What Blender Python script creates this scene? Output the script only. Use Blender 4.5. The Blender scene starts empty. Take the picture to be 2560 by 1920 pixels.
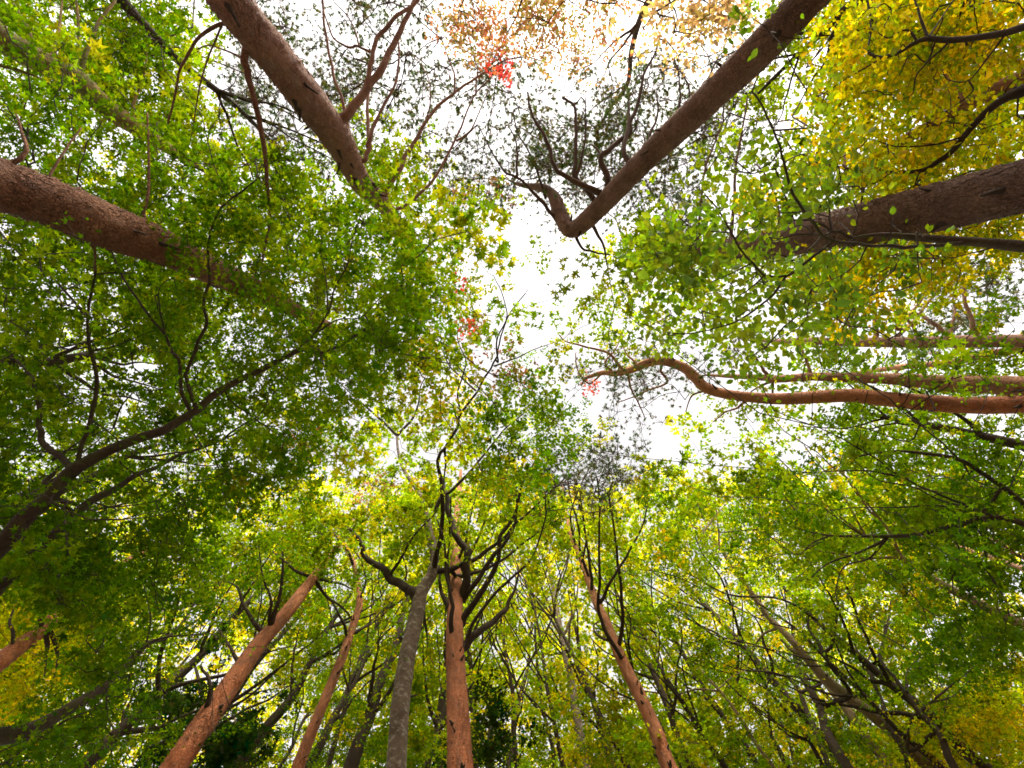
import bpy, math, random
import numpy as np
from mathutils import Matrix, Vector, kdtree

rng = np.random.default_rng(11)
random.seed(11)
C = bpy.context.scene.collection
sc = bpy.context.scene

# ------------------------------------------------------------------ camera
F = 1067.0                      # focal length in pixels of the 2560 x 1920 photograph
CAM = np.array([0.0, 0.0, 1.5])
zc = np.array([(1250 - 1280) / F, (960 - 845) / F, -1.0]); zc /= np.linalg.norm(zc)
xc = np.array([1.0, 0, 0]) - zc * zc[0]; xc /= np.linalg.norm(xc)
yc = np.cross(zc, xc)
M3 = np.array([xc, yc, zc])     # camera to world
cam_data = bpy.data.cameras.new('camera')
cam_data.sensor_width = 36.0
cam_data.lens = 36.0 * F / 2560.0
cam_data.clip_start = 0.05
cam_data.clip_end = 2000
cam = bpy.data.objects.new('camera', cam_data); C.objects.link(cam)
mw = Matrix([list(M3[0]) + [CAM[0]], list(M3[1]) + [CAM[1]], list(M3[2]) + [CAM[2]], [0, 0, 0, 1]])
cam.matrix_world = mw
sc.camera = cam

# ------------------------------------------------------------------ world, sun, exposure
SUN_EL, SUN_AZ = 42.0, -78.0    # the brighter part of the overcast sky is behind the viewer
world = bpy.data.worlds.new('World'); sc.world = world; world.use_nodes = True
nt = world.node_tree; nt.nodes.clear()
sky = nt.nodes.new('ShaderNodeTexSky'); sky.sky_type = 'NISHITA'; sky.sun_disc = False
sky.sun_elevation = math.radians(SUN_EL); sky.sun_rotation = math.radians(90 - SUN_AZ)
sky.air_density = 1.0; sky.dust_density = 1.0; sky.ozone_density = 0.6
hs = nt.nodes.new('ShaderNodeHueSaturation'); hs.inputs['Saturation'].default_value = 0.14
bgn = nt.nodes.new('ShaderNodeBackground'); bgn.inputs['Strength'].default_value = 0.12
wo = nt.nodes.new('ShaderNodeOutputWorld')
wm = nt.nodes.new('ShaderNodeMix'); wm.data_type = 'RGBA'; wm.blend_type = 'MULTIPLY'; wm.inputs[0].default_value = 1.0
wm.inputs[7].default_value = (1.0, 0.945, 0.90, 1)
nt.links.new(sky.outputs[0], hs.inputs['Color']); nt.links.new(hs.outputs[0], wm.inputs[6]); nt.links.new(wm.outputs[2], bgn.inputs['Color'])
nt.links.new(bgn.outputs[0], wo.inputs['Surface'])
sl = bpy.data.lights.new('sun', 'SUN'); sl.energy = 1.5; sl.angle = math.radians(16); sl.color = (1.0, 0.90, 0.74)
so = bpy.data.objects.new('sun', sl); C.objects.link(so)
sd = Vector((math.cos(math.radians(SUN_AZ)) * math.cos(math.radians(SUN_EL)),
             math.sin(math.radians(SUN_AZ)) * math.cos(math.radians(SUN_EL)), math.sin(math.radians(SUN_EL))))
so.rotation_euler = sd.to_track_quat('Z', 'Y').to_euler(); so.location = (0, -30, 60)
sc.view_settings.view_transform = 'Standard'; sc.view_settings.look = 'None'
sc.view_settings.gamma = 1.0; sc.view_settings.use_curve_mapping = False
sc.view_settings.exposure = 2.2
sc.render.engine = 'CYCLES'
sc.cycles.max_bounces = 8; sc.cycles.diffuse_bounces = 5; sc.cycles.transmission_bounces = 8
sc.cycles.use_denoising = True
sc.cycles.denoiser = 'OPENIMAGEDENOISE'; sc.cycles.denoising_input_passes = 'RGB_ALBEDO_NORMAL'; sc.cycles.denoising_prefilter = 'ACCURATE'
sc.cycles.filter_width = 1.65
sc.cycles.sample_clamp_indirect = 6.0

# ------------------------------------------------------------------ pixel helpers
ZO = {1: (0, 0), 2: (800, 0), 3: (1660, 0), 4: (0, 620), 5: (800, 620), 6: (1660, 620),
      7: (0, 1240), 8: (800, 1240), 9: (1660, 1240)}
VP = np.array([1250.0, 845.0])

def unproj(x, y, h):
    """photo point(s) at height h above the camera -> world"""
    x = np.asarray(x, float); y = np.asarray(y, float); h = np.asarray(h, float)
    d = np.stack([(x - 1280) / F, (960 - y) / F, -np.ones_like(x)], -1) @ M3.T
    return CAM + d * (h / d[..., 2])[..., None]

def proj(P):
    q = (np.asarray(P) - CAM) @ M3
    return np.stack([1280 + F * q[..., 0] / -q[..., 2], 960 - F * q[..., 1] / -q[..., 2]], -1), -q[..., 2]

def zpx(zone, pts):
    ox, oy = ZO[zone]
    return np.array([[ox + p[0] / 2.44, oy + p[1] / 2.44] for p in pts], float)

def catmull(P, n):
    P = np.asarray(P, float)
    Q = np.vstack([2 * P[0] - P[1], P, 2 * P[-1] - P[-2]])
    out = []
    t = np.linspace(0, 1, n, endpoint=False)[:, None]
    for i in range(1, len(Q) - 2):
        a, b, c, d = Q[i - 1], Q[i], Q[i + 1], Q[i + 2]
        out.append(.5 * ((2 * b) + (c - a) * t + (2 * a - 5 * b + 4 * c - d) * t ** 2 + (3 * b - a - 3 * c + d) * t ** 3))
    out.append(P[-1:])
    return np.vstack(out)

def cum(P):
    return np.concatenate([[0], np.cumsum(np.linalg.norm(np.diff(P, axis=0), axis=1))])

# ------------------------------------------------------------------ mesh helpers
def make_mesh(name, V, faces, mat, tint=None, smooth=True):
    """faces: list of (n,k) integer arrays"""
    me = bpy.data.meshes.new(name)
    faces = [f for f in faces if len(f)]
    me.vertices.add(len(V)); me.vertices.foreach_set('co', np.ascontiguousarray(V, dtype=np.float32).ravel())
    loops = np.concatenate([f.ravel() for f in faces]).astype(np.int32)
    tot = np.concatenate([np.full(len(f), f.shape[1], np.int32) for f in faces])
    start = np.concatenate([[0], np.cumsum(tot)[:-1]]).astype(np.int32)
    me.loops.add(len(loops)); me.loops.foreach_set('vertex_index', loops)
    me.polygons.add(len(tot)); me.polygons.foreach_set('loop_start', start); me.polygons.foreach_set('loop_total', tot)
    if tint is not None:
        at = me.attributes.new('tint', 'FLOAT_COLOR', 'POINT')
        at.data.foreach_set('color', np.ascontiguousarray(np.hstack([tint, np.ones((len(tint), 1))]), dtype=np.float32).ravel())
    me.update(calc_edges=True)
    if smooth:
        me.polygons.foreach_set('use_smooth', np.ones(len(tot), bool))
    me.materials.append(mat)
    return me

def link(name, me, parent=None, kind=None):
    o = bpy.data.objects.new(name, me); C.objects.link(o)
    if parent is not None: o.parent = parent
    if kind: o['kind'] = kind
    return o

def frames(P):
    T = np.gradient(P, axis=0); T /= np.linalg.norm(T, axis=1)[:, None] + 1e-9
    N = np.zeros_like(P)
    ref = np.array([0.3, 1.0, 0.1]); n = np.cross(T[0], ref); n /= np.linalg.norm(n)
    for i in range(len(P)):
        n = n - T[i] * (n @ T[i]); n /= np.linalg.norm(n) + 1e-9; N[i] = n
    return T, N, np.cross(T, N)

def tube(P, R, sides, lump=0.0, seed=0):
    """returns verts, [quads, tris]; last ring closes on a point"""
    P = np.asarray(P); R = np.asarray(R)
    T, N, B = frames(P)
    a = np.linspace(0, 2 * np.pi, sides, endpoint=False)
    rr = np.repeat(R[:, None], sides, 1)
    if lump:
        g = np.random.default_rng(seed); s = cum(P)[:, None]
        dsp = np.zeros_like(rr)
        for k in range(26):
            m = g.integers(0, 9); kv = g.uniform(.6, 14); amp = 1 / (1 + .35 * m + .12 * kv)
            dsp += amp * np.sin(m * a[None] + kv * s + g.uniform(0, 6.3))
        rr = rr * (1 + lump * dsp)
    V = P[:, None] + rr[..., None] * (np.cos(a)[None, :, None] * N[:, None] + np.sin(a)[None, :, None] * B[:, None])
    n = len(P)
    i = np.arange(n - 1)[:, None] * sides; j = np.arange(sides)[None]
    q = np.stack([i + j, i + (j + 1) % sides, i + sides + (j + 1) % sides, i + sides + j], -1).reshape(-1, 4)
    V = np.vstack([V.reshape(-1, 3), P[-1] + T[-1] * R[-1] * .6])
    j = np.arange(sides); e = (n - 1) * sides
    t = np.stack([e + j, e + (j + 1) % sides, np.full(sides, n * sides)], -1)
    return V, q, t

class Bag:
    def __init__(s): s.V = []; s.Q = []; s.T = []; s.n = 0
    def add(s, V, Q=None, T=None):
        s.V.append(V)
        if Q is not None and len(Q): s.Q.append(Q + s.n)
        if T is not None and len(T): s.T.append(T + s.n)
        s.n += len(V)
    def mesh(s, name, mat, smooth=True):
        return make_mesh(name, np.vstack(s.V), [np.vstack(a) for a in (s.Q, s.T) if a], mat, smooth=smooth)

# ------------------------------------------------------------------ materials
def new_mat(name):
    m = bpy.data.materials.new(name); m.use_nodes = True
    t = m.node_tree; t.nodes.clear()
    out = t.nodes.new('ShaderNodeOutputMaterial')
    return m, t, out

def ramp(t, src, stops):
    r = t.nodes.new('ShaderNodeValToRGB'); e = r.color_ramp.elements
    while len(e) < len(stops): e.new(.5)
    for k, (p, c) in enumerate(stops):
        e[k].position = p; e[k].color = (c[0], c[1], c[2], 1) if hasattr(c, '__len__') else (c, c, c, 1)
    t.links.new(src, r.inputs[0]); return r.outputs[0]

def noise(t, vec, scale, detail=4, rough=.6):
    n = t.nodes.new('ShaderNodeTexNoise'); n.inputs['Scale'].default_value = scale
    n.inputs['Detail'].default_value = detail; n.inputs['Roughness'].default_value = rough
    t.links.new(vec, n.inputs['Vector']); return n.outputs['Fac']

def mixc(t, f, a, b, mode='MIX'):
    m = t.nodes.new('ShaderNodeMix'); m.data_type = 'RGBA'; m.blend_type = mode
    for sock, v in ((m.inputs[0], f), (m.inputs[6], a), (m.inputs[7], b)):
        if hasattr(v, 'is_linked'): t.links.new(v, sock)
        else: sock.default_value = v if not hasattr(v, '__len__') else (v[0], v[1], v[2], 1)
    return m.outputs[2]

def bark(name, low, high, zlo=5, zhi=11, moss=0.0, plate=20.0, crack=.5, pale=None, palef=.0, bump=.5, zs=.4):
    m, t, out = new_mat(name)
    tc = t.nodes.new('ShaderNodeTexCoord'); vec = tc.outputs['Object']
    mp = t.nodes.new('ShaderNodeMapping'); mp.inputs['Scale'].default_value = (1, 1, zs)
    t.links.new(vec, mp.inputs['Vector'])
    wn = t.nodes.new('ShaderNodeTexNoise'); wn.inputs['Scale'].default_value = 9; t.links.new(mp.outputs[0], wn.inputs['Vector'])
    wv = t.nodes.new('ShaderNodeVectorMath'); wv.operation = 'MULTIPLY_ADD'
    wv.inputs[1].default_value = (.14, .14, .14); t.links.new(wn.outputs['Color'], wv.inputs[0]); t.links.new(mp.outputs[0], wv.inputs[2])
    vo = t.nodes.new('ShaderNodeTexVoronoi'); vo.feature = 'DISTANCE_TO_EDGE'; vo.inputs['Scale'].default_value = plate
    t.links.new(wv.outputs[0], vo.inputs['Vector'])
    vc = t.nodes.new('ShaderNodeTexVoronoi'); vc.inputs['Scale'].default_value = plate; t.links.new(wv.outputs[0], vc.inputs['Vector'])
    sep = t.nodes.new('ShaderNodeSeparateXYZ'); t.links.new(vec, sep.inputs[0])
    mr = t.nodes.new('ShaderNodeMapRange'); mr.inputs[1].default_value = zlo; mr.inputs[2].default_value = zhi
    t.links.new(sep.outputs[2], mr.inputs[0])
    big = noise(t, vec, 2.3, 5)
    ad = t.nodes.new('ShaderNodeMath'); ad.operation = 'ADD'; ad.use_clamp = True
    off = ramp(t, big, [(.3, 0.0), (.7, .55)])
    sb = t.nodes.new('ShaderNodeMath'); sb.operation = 'SUBTRACT'; t.links.new(off, sb.inputs[0]); sb.inputs[1].default_value = .27
    t.links.new(mr.outputs[0], ad.inputs[0]); t.links.new(sb.outputs[0], ad.inputs[1])
    col = mixc(t, ad.outputs[0], low, high)
    # each bark plate its own tone
    tone = ramp(t, vc.outputs['Color'], [(0, .82), (1, 1.14)])
    col = mixc(t, 1.0, col, tone, 'MULTIPLY')
    fine = ramp(t, noise(t, mp.outputs[0], 34, 5, .65), [(.25, .78), (.75, 1.2)])
    col = mixc(t, 1.0, col, fine, 'MULTIPLY')
    ck = ramp(t, vo.outputs['Distance'], [(0, 1.0), (.08, 0.0)])
    ck = mixc(t, 1.0, ck, ramp(t, noise(t, mp.outputs[0], 6, 4, .6), [(.38, .05), (.62, 1.0)]), 'MULTIPLY')
    mul = t.nodes.new('ShaderNodeMath'); mul.operation = 'MULTIPLY'; t.links.new(ck, mul.inputs[0]); mul.inputs[1].default_value = crack
    col = mixc(t, mul.outputs[0], col, tuple(c * .25 for c in low))
    stain = ramp(t, noise(t, mp.outputs[0], 1.7, 6, .68), [(.28, .42), (.47, .9), (.7, 1.15)])
    col = mixc(t, 1.0, col, stain, 'MULTIPLY')
    if pale is not None:
        pf = ramp(t, noise(t, mp.outputs[0], 7, 5, .65), [(.52, 0), (.62, palef)])
        col = mixc(t, pf, col, pale)
    if moss:
        mf = ramp(t, noise(t, vec, 3.1, 5, .6), [(.42, 0), (.6, moss)])
        col = mixc(t, mf, col, (.10, .12, .02))
    hsum = t.nodes.new('ShaderNodeMath'); hsum.operation = 'ADD'
    hr = ramp(t, vo.outputs['Distance'], [(0, 0), (.16, .8)]); t.links.new(hr, hsum.inputs[0])
    t.links.new(noise(t, mp.outputs[0], 45, 6, .7), hsum.inputs[1])
    bp = t.nodes.new('ShaderNodeBump'); bp.inputs['Strength'].default_value = bump; bp.inputs['Distance'].default_value = .018
    t.links.new(hsum.outputs[0], bp.inputs['Height'])
    p = t.nodes.new('ShaderNodeBsdfPrincipled'); p.inputs['Roughness'].default_value = .85
    p.inputs['Specular IOR Level'].default_value = .25
    t.links.new(col, p.inputs['Base Color']); t.links.new(bp.outputs[0], p.inputs['Normal'])
    t.links.new(p.outputs[0], out.inputs['Surface'])
    return m

def leaf_mat(name, refl=.45, gloss=.0):
    m, t, out = new_mat(name)
    at = t.nodes.new('ShaderNodeAttribute'); at.attribute_name = 'tint'
    geo = t.nodes.new('ShaderNodeTexCoord')
    n = ramp(t, noise(t, geo.outputs['Object'], 38, 2), [(.3, .75), (.7, 1.25)])
    col = mixc(t, 1.0, at.outputs['Color'], n, 'MULTIPLY')
    tr = t.nodes.new('ShaderNodeBsdfTranslucent'); t.links.new(col, tr.inputs['Color'])
    df = t.nodes.new('ShaderNodeBsdfDiffuse'); t.links.new(mixc(t, 1.0, col, (refl, refl, refl), 'MULTIPLY'), df.inputs['Color'])
    ad = t.nodes.new('ShaderNodeAddShader'); t.links.new(tr.outputs[0], ad.inputs[0]); t.links.new(df.outputs[0], ad.inputs[1])
    last = ad.outputs[0]
    if gloss:
        g = t.nodes.new('ShaderNodeBsdfGlossy'); g.inputs['Roughness'].default_value = .45
        mx = t.nodes.new('ShaderNodeMixShader'); mx.inputs[0].default_value = gloss
        t.links.new(last, mx.inputs[1]); t.links.new(g.outputs[0], mx.inputs[2]); last = mx.outputs[0]
    t.links.new(last, out.inputs['Surface'])
    return m

MAT = {
    'pine_grey': bark('grey_brown_pine_bark', (.145, .078, .054), (.27, .145, .095), 5.5, 10.5, plate=32, crack=.55, bump=1.0, zs=.6, pale=(.19, .12, .085), palef=.15),
    'pine_brown': bark('brown_pine_bark', (.175, .072, .036), (.36, .165, .075), 4.5, 9.5, plate=32, crack=.55, bump=1.0, zs=.6, pale=(.26, .15, .09), palef=.15),
    'pine_red': bark('red_pine_bark', (.45, .14, .052), (.56, .25, .125), 7, 15, plate=36, crack=.6, bump=.9, zs=.55, pale=(.24, .12, .07), palef=.6),
    'pine_pink': bark('pink_pine_bark', (.24, .11, .07), (.42, .225, .15), 6, 14, plate=34, crack=.5, bump=.8, zs=.55, pale=(.34, .23, .18), palef=.35),
    'pine_mossy': bark('mossy_pine_bark', (.22, .13, .06), (.32, .2, .07), 5, 10, moss=.8, plate=20, crack=.4),
    'grey': bark('grey_lichen_bark', (.16, .125, .085), (.17, .125, .09), 6, 13, plate=9, crack=.1, pale=(.36, .33, .26), palef=.7, bump=.3, zs=2.2),
    'maple': bark('dark_maple_bark', (.05, .034, .022), (.06, .037, .024), 3, 8, moss=.25, plate=14, crack=.3, bump=.4),
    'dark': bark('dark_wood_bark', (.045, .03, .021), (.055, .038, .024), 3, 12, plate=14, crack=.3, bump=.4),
    'pale': bark('pale_brown_bark', (.36, .235, .16), (.28, .19, .11), 8, 16, moss=.35, plate=12, crack=.4, bump=.5),
    'twig': bark('twig_bark', (.05, .034, .022), (.06, .04, .025), 3, 12, plate=30, crack=.2, bump=.2),
    'pinetwig': bark('pine_twig_bark', (.085, .052, .036), (.10, .06, .042), 6, 16, plate=30, crack=.2, bump=.2),
    'leaf': leaf_mat('leaf_blade'), 'leaf_gloss': leaf_mat('smooth_leaf_blade', .45, .03), 'needle': leaf_mat('pine_needle', .9),
}

# ------------------------------------------------------------------ ground (below the frame)
def build_ground():
    n = 70; g = np.linspace(-1, 1, n); g = np.sign(g) * np.abs(g) ** 2.2 * 400
    X, Y = np.meshgrid(g, g)
    Zh = .06 * np.sin(X * .9 + 1) * np.cos(Y * .7) + .05 * np.sin(X * .31 + Y * .5)
    Zh = Zh - .05
    V = np.stack([X, Y, Zh], -1).reshape(-1, 3)
    i = np.arange(n - 1)[:, None] * n; j = np.arange(n - 1)[None]
    q = np.stack([i + j, i + j + 1, i + n + j + 1, i + n + j], -1).reshape(-1, 4)
    m, t, out = new_mat('leaf_litter')
    tc = t.nodes.new('ShaderNodeTexCoord')
    col = ramp(t, noise(t, tc.outputs['Object'], 6, 8, .7), [(.3, (.035, .022, .012)), (.5, (.10, .06, .03)), (.7, (.14, .10, .04))])
    p = t.nodes.new('ShaderNodeBsdfPrincipled'); p.inputs['Roughness'].default_value = .95
    bp = t.nodes.new('ShaderNodeBump'); bp.inputs['Strength'].default_value = .8; bp.inputs['Distance'].default_value = .04
    t.links.new(noise(t, tc.outputs['Object'], 18, 6), bp.inputs['Height']); t.links.new(bp.outputs[0], p.inputs['Normal'])
    t.links.new(col, p.inputs['Base Color']); t.links.new(p.outputs[0], out.inputs['Surface'])
    o = link('ground', make_mesh('ground', V, [q], m)); o['kind'] = 'structure'
build_ground()

# ------------------------------------------------------------------ the trees, traced in the photograph
# trunk points: (x, y, width) in a magnified view; limbs: (zone, width0, width1, rise, points)
TREES = []
def tree(name, kind, mat, label, zone, pts, h, limbs=(), clear=0, sides=14, sub=5, cat='tree', group=None, bare=.45, flakes=0, stubs=0, twigs_from=None, limbmat=None, veil=.9):
    TREES.append(dict(name=name, kind=kind, mat=mat, label=label, zone=zone, pts=pts, h=h, limbs=list(limbs), clear=clear, sides=sides,
                      sub=sub, cat=cat, group=group, bare=bare, flakes=flakes, stubs=stubs, limbmat=limbmat, veil=veil))

PG = 'red pines rising round the clearing'
tree('pine_tree', 'pine', 'pine_pink', 'thick pinkish pine with knots and bare forked limbs, leaning in from the top left edge', 1,
     [(1340, -90, 236), (1400, 0, 234), (1560, 200, 225), (1720, 400, 215), (1880, 610, 205), (1980, 740, 190), (2060, 850, 180), (2120, 960, 150),
      (2212, 1130, 125), (2332, 1240, 100), (2412, 1345, 80), (2500, 1480, 55), (2570, 1590, 30)], (4.7, 11.5),
     [(2, 60, 22, 1.2, [(110, 740), (200, 660), (310, 510), (400, 370), (480, 220), (540, 80), (590, -30), (630, -130)]),
      (2, 34, 18, .8, [(255, 590), (300, 440), (320, 330), (360, 200), (480, 100), (570, 30), (650, -40)]),
      (2, 18, 8, .5, [(320, 325), (220, 280), (190, 290), (100, 250), (50, 150), (20, 60)]),
      (2, 12, 6, .4, [(240, 285), (190, 130), (100, 30), (60, -40)]),
      (2, 22, 14, 1.0, [(165, 800), (150, 650), (80, 470), (60, 350), (30, 150), (15, -20), (0, -120)]),
      (2, 30, 14, 1.0, [(280, 960), (290, 860), (290, 700), (295, 540), (300, 460)]),
      (2, 26, 10, 1.0, [(290, 900), (310, 830), (360, 700), (460, 500), (480, 330), (475, 200)]),
      (2, 34, 8, 1.8, [(390, 1200), (480, 1040), (530, 940), (600, 810), (640, 750), (720, 650), (820, 560), (900, 510), (1000, 440), (1130, 370), (1220, 350), (1230, 365)]),
      (2, 14, 6, .6, [(820, 560), (820, 450), (790, 370), (740, 230)]),
      (2, 12, 5, .6, [(640, 750), (670, 640), (660, 470), (560, 330)]),
      (2, 22, 8, 1.6, [(430, 1290), (560, 1230), (700, 1080), (800, 900), (870, 750), (950, 570), (1040, 480)]),
      (2, 14, 6, .6, [(830, 860), (920, 800), (980, 660), (1040, 530)]),
      (2, 12, 5, .5, [(950, 570), (960, 420), (930, 330)]),
      (1, 46, 12, 1.4, [(1500, 300), (1490, 370), (1520, 480), (1570, 680), (1610, 850), (1630, 1100), (1640, 1350), (1600, 1600)]),
      (1, 16, 6, .5, [(1488, 360), (1400, 320), (1280, 280), (1200, 300)]),
      (1, 24, 10, .8, [(1430, 110), (1350, 150), (1220, 220), (1150, 330), (1090, 450), (1050, 650), (1020, 760)]),
      (1, 14, 6, .6, [(1350, 170), (1280, 330), (1220, 520), (1180, 760), (1160, 860)])],
     clear=11, sides=44, sub=16, flakes=1400, stubs=14, group=PG, bare=.5)
tree('pine_tree', 'pine', 'pine_brown', 'stout scaly brown pine trunk entering at the left edge and vanishing under maple leaves', 1,
     [(-80, 1100, 305), (0, 1130, 300), (300, 1230, 290), (600, 1360, 270), (760, 1420, 250), (950, 1490, 215), (1150, 1580, 180), (1400, 1700, 150),
      (1560, 1770, 130), (1800, 1890, 95), (2000, 1990, 60), (2150, 2060, 30)], (3.9, 10.5),
     [(1, 36, 10, .4, [(40, 1010), (110, 980), (160, 900), (130, 790), (100, 700)]),
      (1, 18, 8, .6, [(300, 1090), (360, 980), (420, 880), (500, 780)]),
      (1, 22, 10, .8, [(900, 1430), (880, 1320), (905, 1200), (910, 1000), (905, 850), (900, 690)]),
      (1, 20, 8, .6, [(560, 1480), (580, 1560), (575, 1700)])],
     clear=5, sides=44, sub=16, flakes=2200, stubs=4, group=PG, bare=.55, veil=.95)
tree('pine_tree', 'pine', 'pine_mossy', 'moss covered slanting pine trunk in the top left corner behind green sprays', 1,
     [(-80, 160, 150), (0, 230, 148), (200, 350, 140), (450, 480, 130), (650, 660, 115), (850, 790, 90), (1000, 890, 70), (1200, 1010, 40), (1320, 1080, 20)], (6.1, 10),
     [(1, 26, 10, 1, [(230, 340), (170, 180), (110, 60), (60, -40)]),
      (1, 30, 12, 1.2, [(480, 470), (540, 300), (600, 150), (690, 20), (720, -60)]),
      (1, 26, 10, 1, [(440, 440), (490, 330), (480, 180), (465, 0), (460, -80)]),
      (1, 26, 8, 1, [(300, 400), (340, 270), (370, 120), (380, -30)]),
      (1, 20, 8, 1, [(800, 760), (830, 600), (880, 450), (900, 280)]),
      (1, 22, 10, 1, [(-40, 380), (100, 420), (250, 480), (400, 570), (560, 690), (640, 760)])],
     clear=6, sides=28, sub=10, flakes=300, stubs=3, group=PG, veil=.55)
tree('pine_tree', 'pine', 'pine_grey', 'smooth dark pine leaning from the top right and bending sharply back near the middle', 2,
     [(3058, -90, 216), (2968, 0, 212), (2698, 290, 205), (2438, 540, 185), (2198, 770, 162), (2068, 890, 148), (1900, 1060, 130), (1750, 1220, 120),
      (1640, 1330, 110), (1565, 1392, 98), (1515, 1395, 92), (1475, 1330, 90), (1440, 1230, 78), (1410, 1180, 64), (1350, 1145, 50), (1270, 1135, 34), (1190, 1120, 18)], (5.15, 12.0),
     [(2, 42, 12, .8, [(1740, 1190), (1600, 1130), (1460, 1050), (1420, 970), (1370, 840), (1300, 700), (1265, 565)]),
      (2, 36, 14, .8, [(1690, 1240), (1600, 1130), (1550, 1070), (1560, 950), (1560, 800), (1550, 650), (1480, 590)]),
      (2, 14, 8, .1, [(1550, 645), (1570, 620), (1592, 595)]),
      (2, 42, 10, 1.2, [(1765, 1160), (1740, 1040), (1720, 965), (1800, 890), (1870, 820), (1905, 730), (1950, 600), (1970, 460), (2040, 330), (2072, 235)]),
      (2, 12, 6, .2, [(1960, 480), (1945, 450)]),
      (2, 40, 10, .9, [(1925, 1015), (1860, 945), (1865, 840), (1885, 700), (1885, 620)]),
      (2, 20, 8, .3, [(1720, 965), (1680, 900), (1640, 880)]),
      (2, 22, 8, .6, [(1980, 955), (1940, 935), (1985, 900), (1970, 810)]),
      (2, 24, 8, .8, [(2020, 920), (2010, 850), (2060, 700), (2050, 560)]),
      (2, 20, 6, .6, [(1560, 1080), (1610, 900), (1620, 700), (1620, 590)]),
      (2, 26, 6, .9, [(1450, 1350), (1400, 1290), (1340, 1210), (1270, 1140), (1200, 1080), (1130, 1050), (1070, 960), (1000, 830), (960, 760)]),
      (2, 18, 6, .6, [(1370, 1200), (1330, 1050), (1270, 920), (1200, 800), (1180, 690)]),
      (2, 16, 6, .5, [(1200, 1080), (1205, 960), (1190, 850), (1140, 760)]),
      (2, 24, 8, .6, [(1550, 1390), (1600, 1510), (1680, 1540), (1770, 1555)]),
      (2, 26, 8, .9, [(1640, 1335), (1690, 1420), (1730, 1500), (1750, 1620)]),
      (3, 26, 8, .6, [(220, 560), (280, 450), (340, 330)]),
      (3, 20, 8, .7, [(80, 740), (100, 600), (90, 450), (65, 350)]),
      (3, 20, 8, .7, [(130, 700), (160, 600), (130, 480), (60, 400)])],
     clear=17, sides=44, sub=14, flakes=1300, stubs=6, group=PG, bare=.42, limbmat='pinetwig', veil=.97)
tree('pine_tree', 'pine', 'pine_grey', 'thickest grey brown pine reaching in from the right edge above a crooked olive limb', 3,
     [(2290, 1112, 322), (2196, 1135, 310), (1800, 1235, 290), (1500, 1300, 270), (1200, 1370, 250), (900, 1430, 215), (700, 1480, 185), (500, 1512, 150),
      (300, 1530, 110), (60, 1560, 75), (-120, 1580, 45), (-250, 1590, 20)], (4.03, 12.0),
     [(3, 20, 8, .6, [(700, 1400), (690, 1250), (640, 1100), (560, 1000)]),
      (3, 22, 10, 1, [(400, 1520), (430, 1200), (440, 1000), (480, 750), (510, 600)]),
      (3, 20, 8, .8, [(200, 1540), (240, 1100), (300, 900), (360, 750)])],
     clear=10, sides=48, sub=16, flakes=2200, stubs=4, group=PG, bare=.6, veil=.97)
tree('pine_tree', 'pine', 'pine_pink', 'slim pale pink pine, topmost of the level trunks at the right edge', 6,
     [(2270, 560, 85), (2196, 565, 82), (1900, 570, 78), (1600, 575, 70), (1300, 575, 62), (1100, 575, 52), (870, 565, 42), (700, 570, 30), (560, 560, 16)], (8.8, 15.5),
     [(6, 24, 8, 1, [(1050, 555), (980, 420), (920, 380), (850, 260)]),
      (6, 24, 8, 1, [(1090, 550), (1000, 400), (970, 290), (960, 180)]),
      (6, 24, 8, 1, [(1170, 560), (1100, 420), (1030, 340), (1000, 220)]),
      (6, 22, 8, 1, [(960, 550), (1040, 440), (1100, 350)]),
      (6, 30, 8, 1.2, [(1290, 560), (1290, 400), (1300, 260), (1270, 120)]),
      (6, 26, 8, 1.2, [(1400, 560), (1560, 400), (1700, 220), (1760, 120)]),
      (6, 22, 8, 1, [(1560, 560), (1470, 420), (1350, 370), (1250, 320)]),
      (6, 34, 10, 1, [(1745, 545), (1680, 490), (1620, 440), (1500, 380)]),
      (6, 30, 10, 1.2, [(1905, 545), (1890, 450), (1840, 330), (1810, 180), (1780, 60)]),
      (6, 22, 10, 1, [(1420, 470), (1560, 330), (1640, 150), (1660, 20)]),
      (6, 18, 8, 1, [(1750, 540), (1770, 400), (1760, 280)])],
     clear=8, sides=22, sub=8, stubs=5, group=PG, bare=.3, veil=.45)
tree('pine_tree', 'pine', 'pine_red', 'thin slanting pine stem between two level trunks at the right edge', 6,
     [(2290, 590, 50), (2196, 605, 50), (2080, 630, 48), (1940, 655, 45), (1750, 700, 40), (1500, 720, 35), (1300, 745, 26), (1100, 770, 14)], (10.4, 16),
     [(6, 16, 6, .6, [(1750, 700), (1690, 650), (1600, 640)]), (6, 16, 6, .6, [(1470, 720), (1400, 770), (1360, 780)])],
     clear=8, sides=18, sub=7, stubs=3, group=PG, veil=.4)
tree('pine_tree', 'pine', 'pine_brown', 'straight brown pine crossed by maple sprays just above the wavy red trunk', 6,
     [(2270, 850, 125), (2196, 845, 120), (1900, 832, 112), (1700, 825, 98), (1500, 805, 78), (1300, 795, 65), (1100, 790, 60), (900, 785, 50), (700, 800, 45),
      (600, 790, 40), (400, 782, 25), (250, 775, 12)], (7.6, 15.5),
     [(6, 22, 8, 1, [(630, 775), (590, 720), (540, 650), (480, 560), (410, 530)]), (6, 18, 6, .8, [(660, 810), (665, 900), (640, 990)]),
      (6, 18, 6, .8, [(660, 810), (560, 860), (500, 900)]), (6, 20, 8, 1, [(900, 775), (850, 640), (800, 560)])],
     clear=11, sides=24, sub=8, flakes=500, stubs=4, group=PG, bare=.45, veil=.45)
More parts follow.
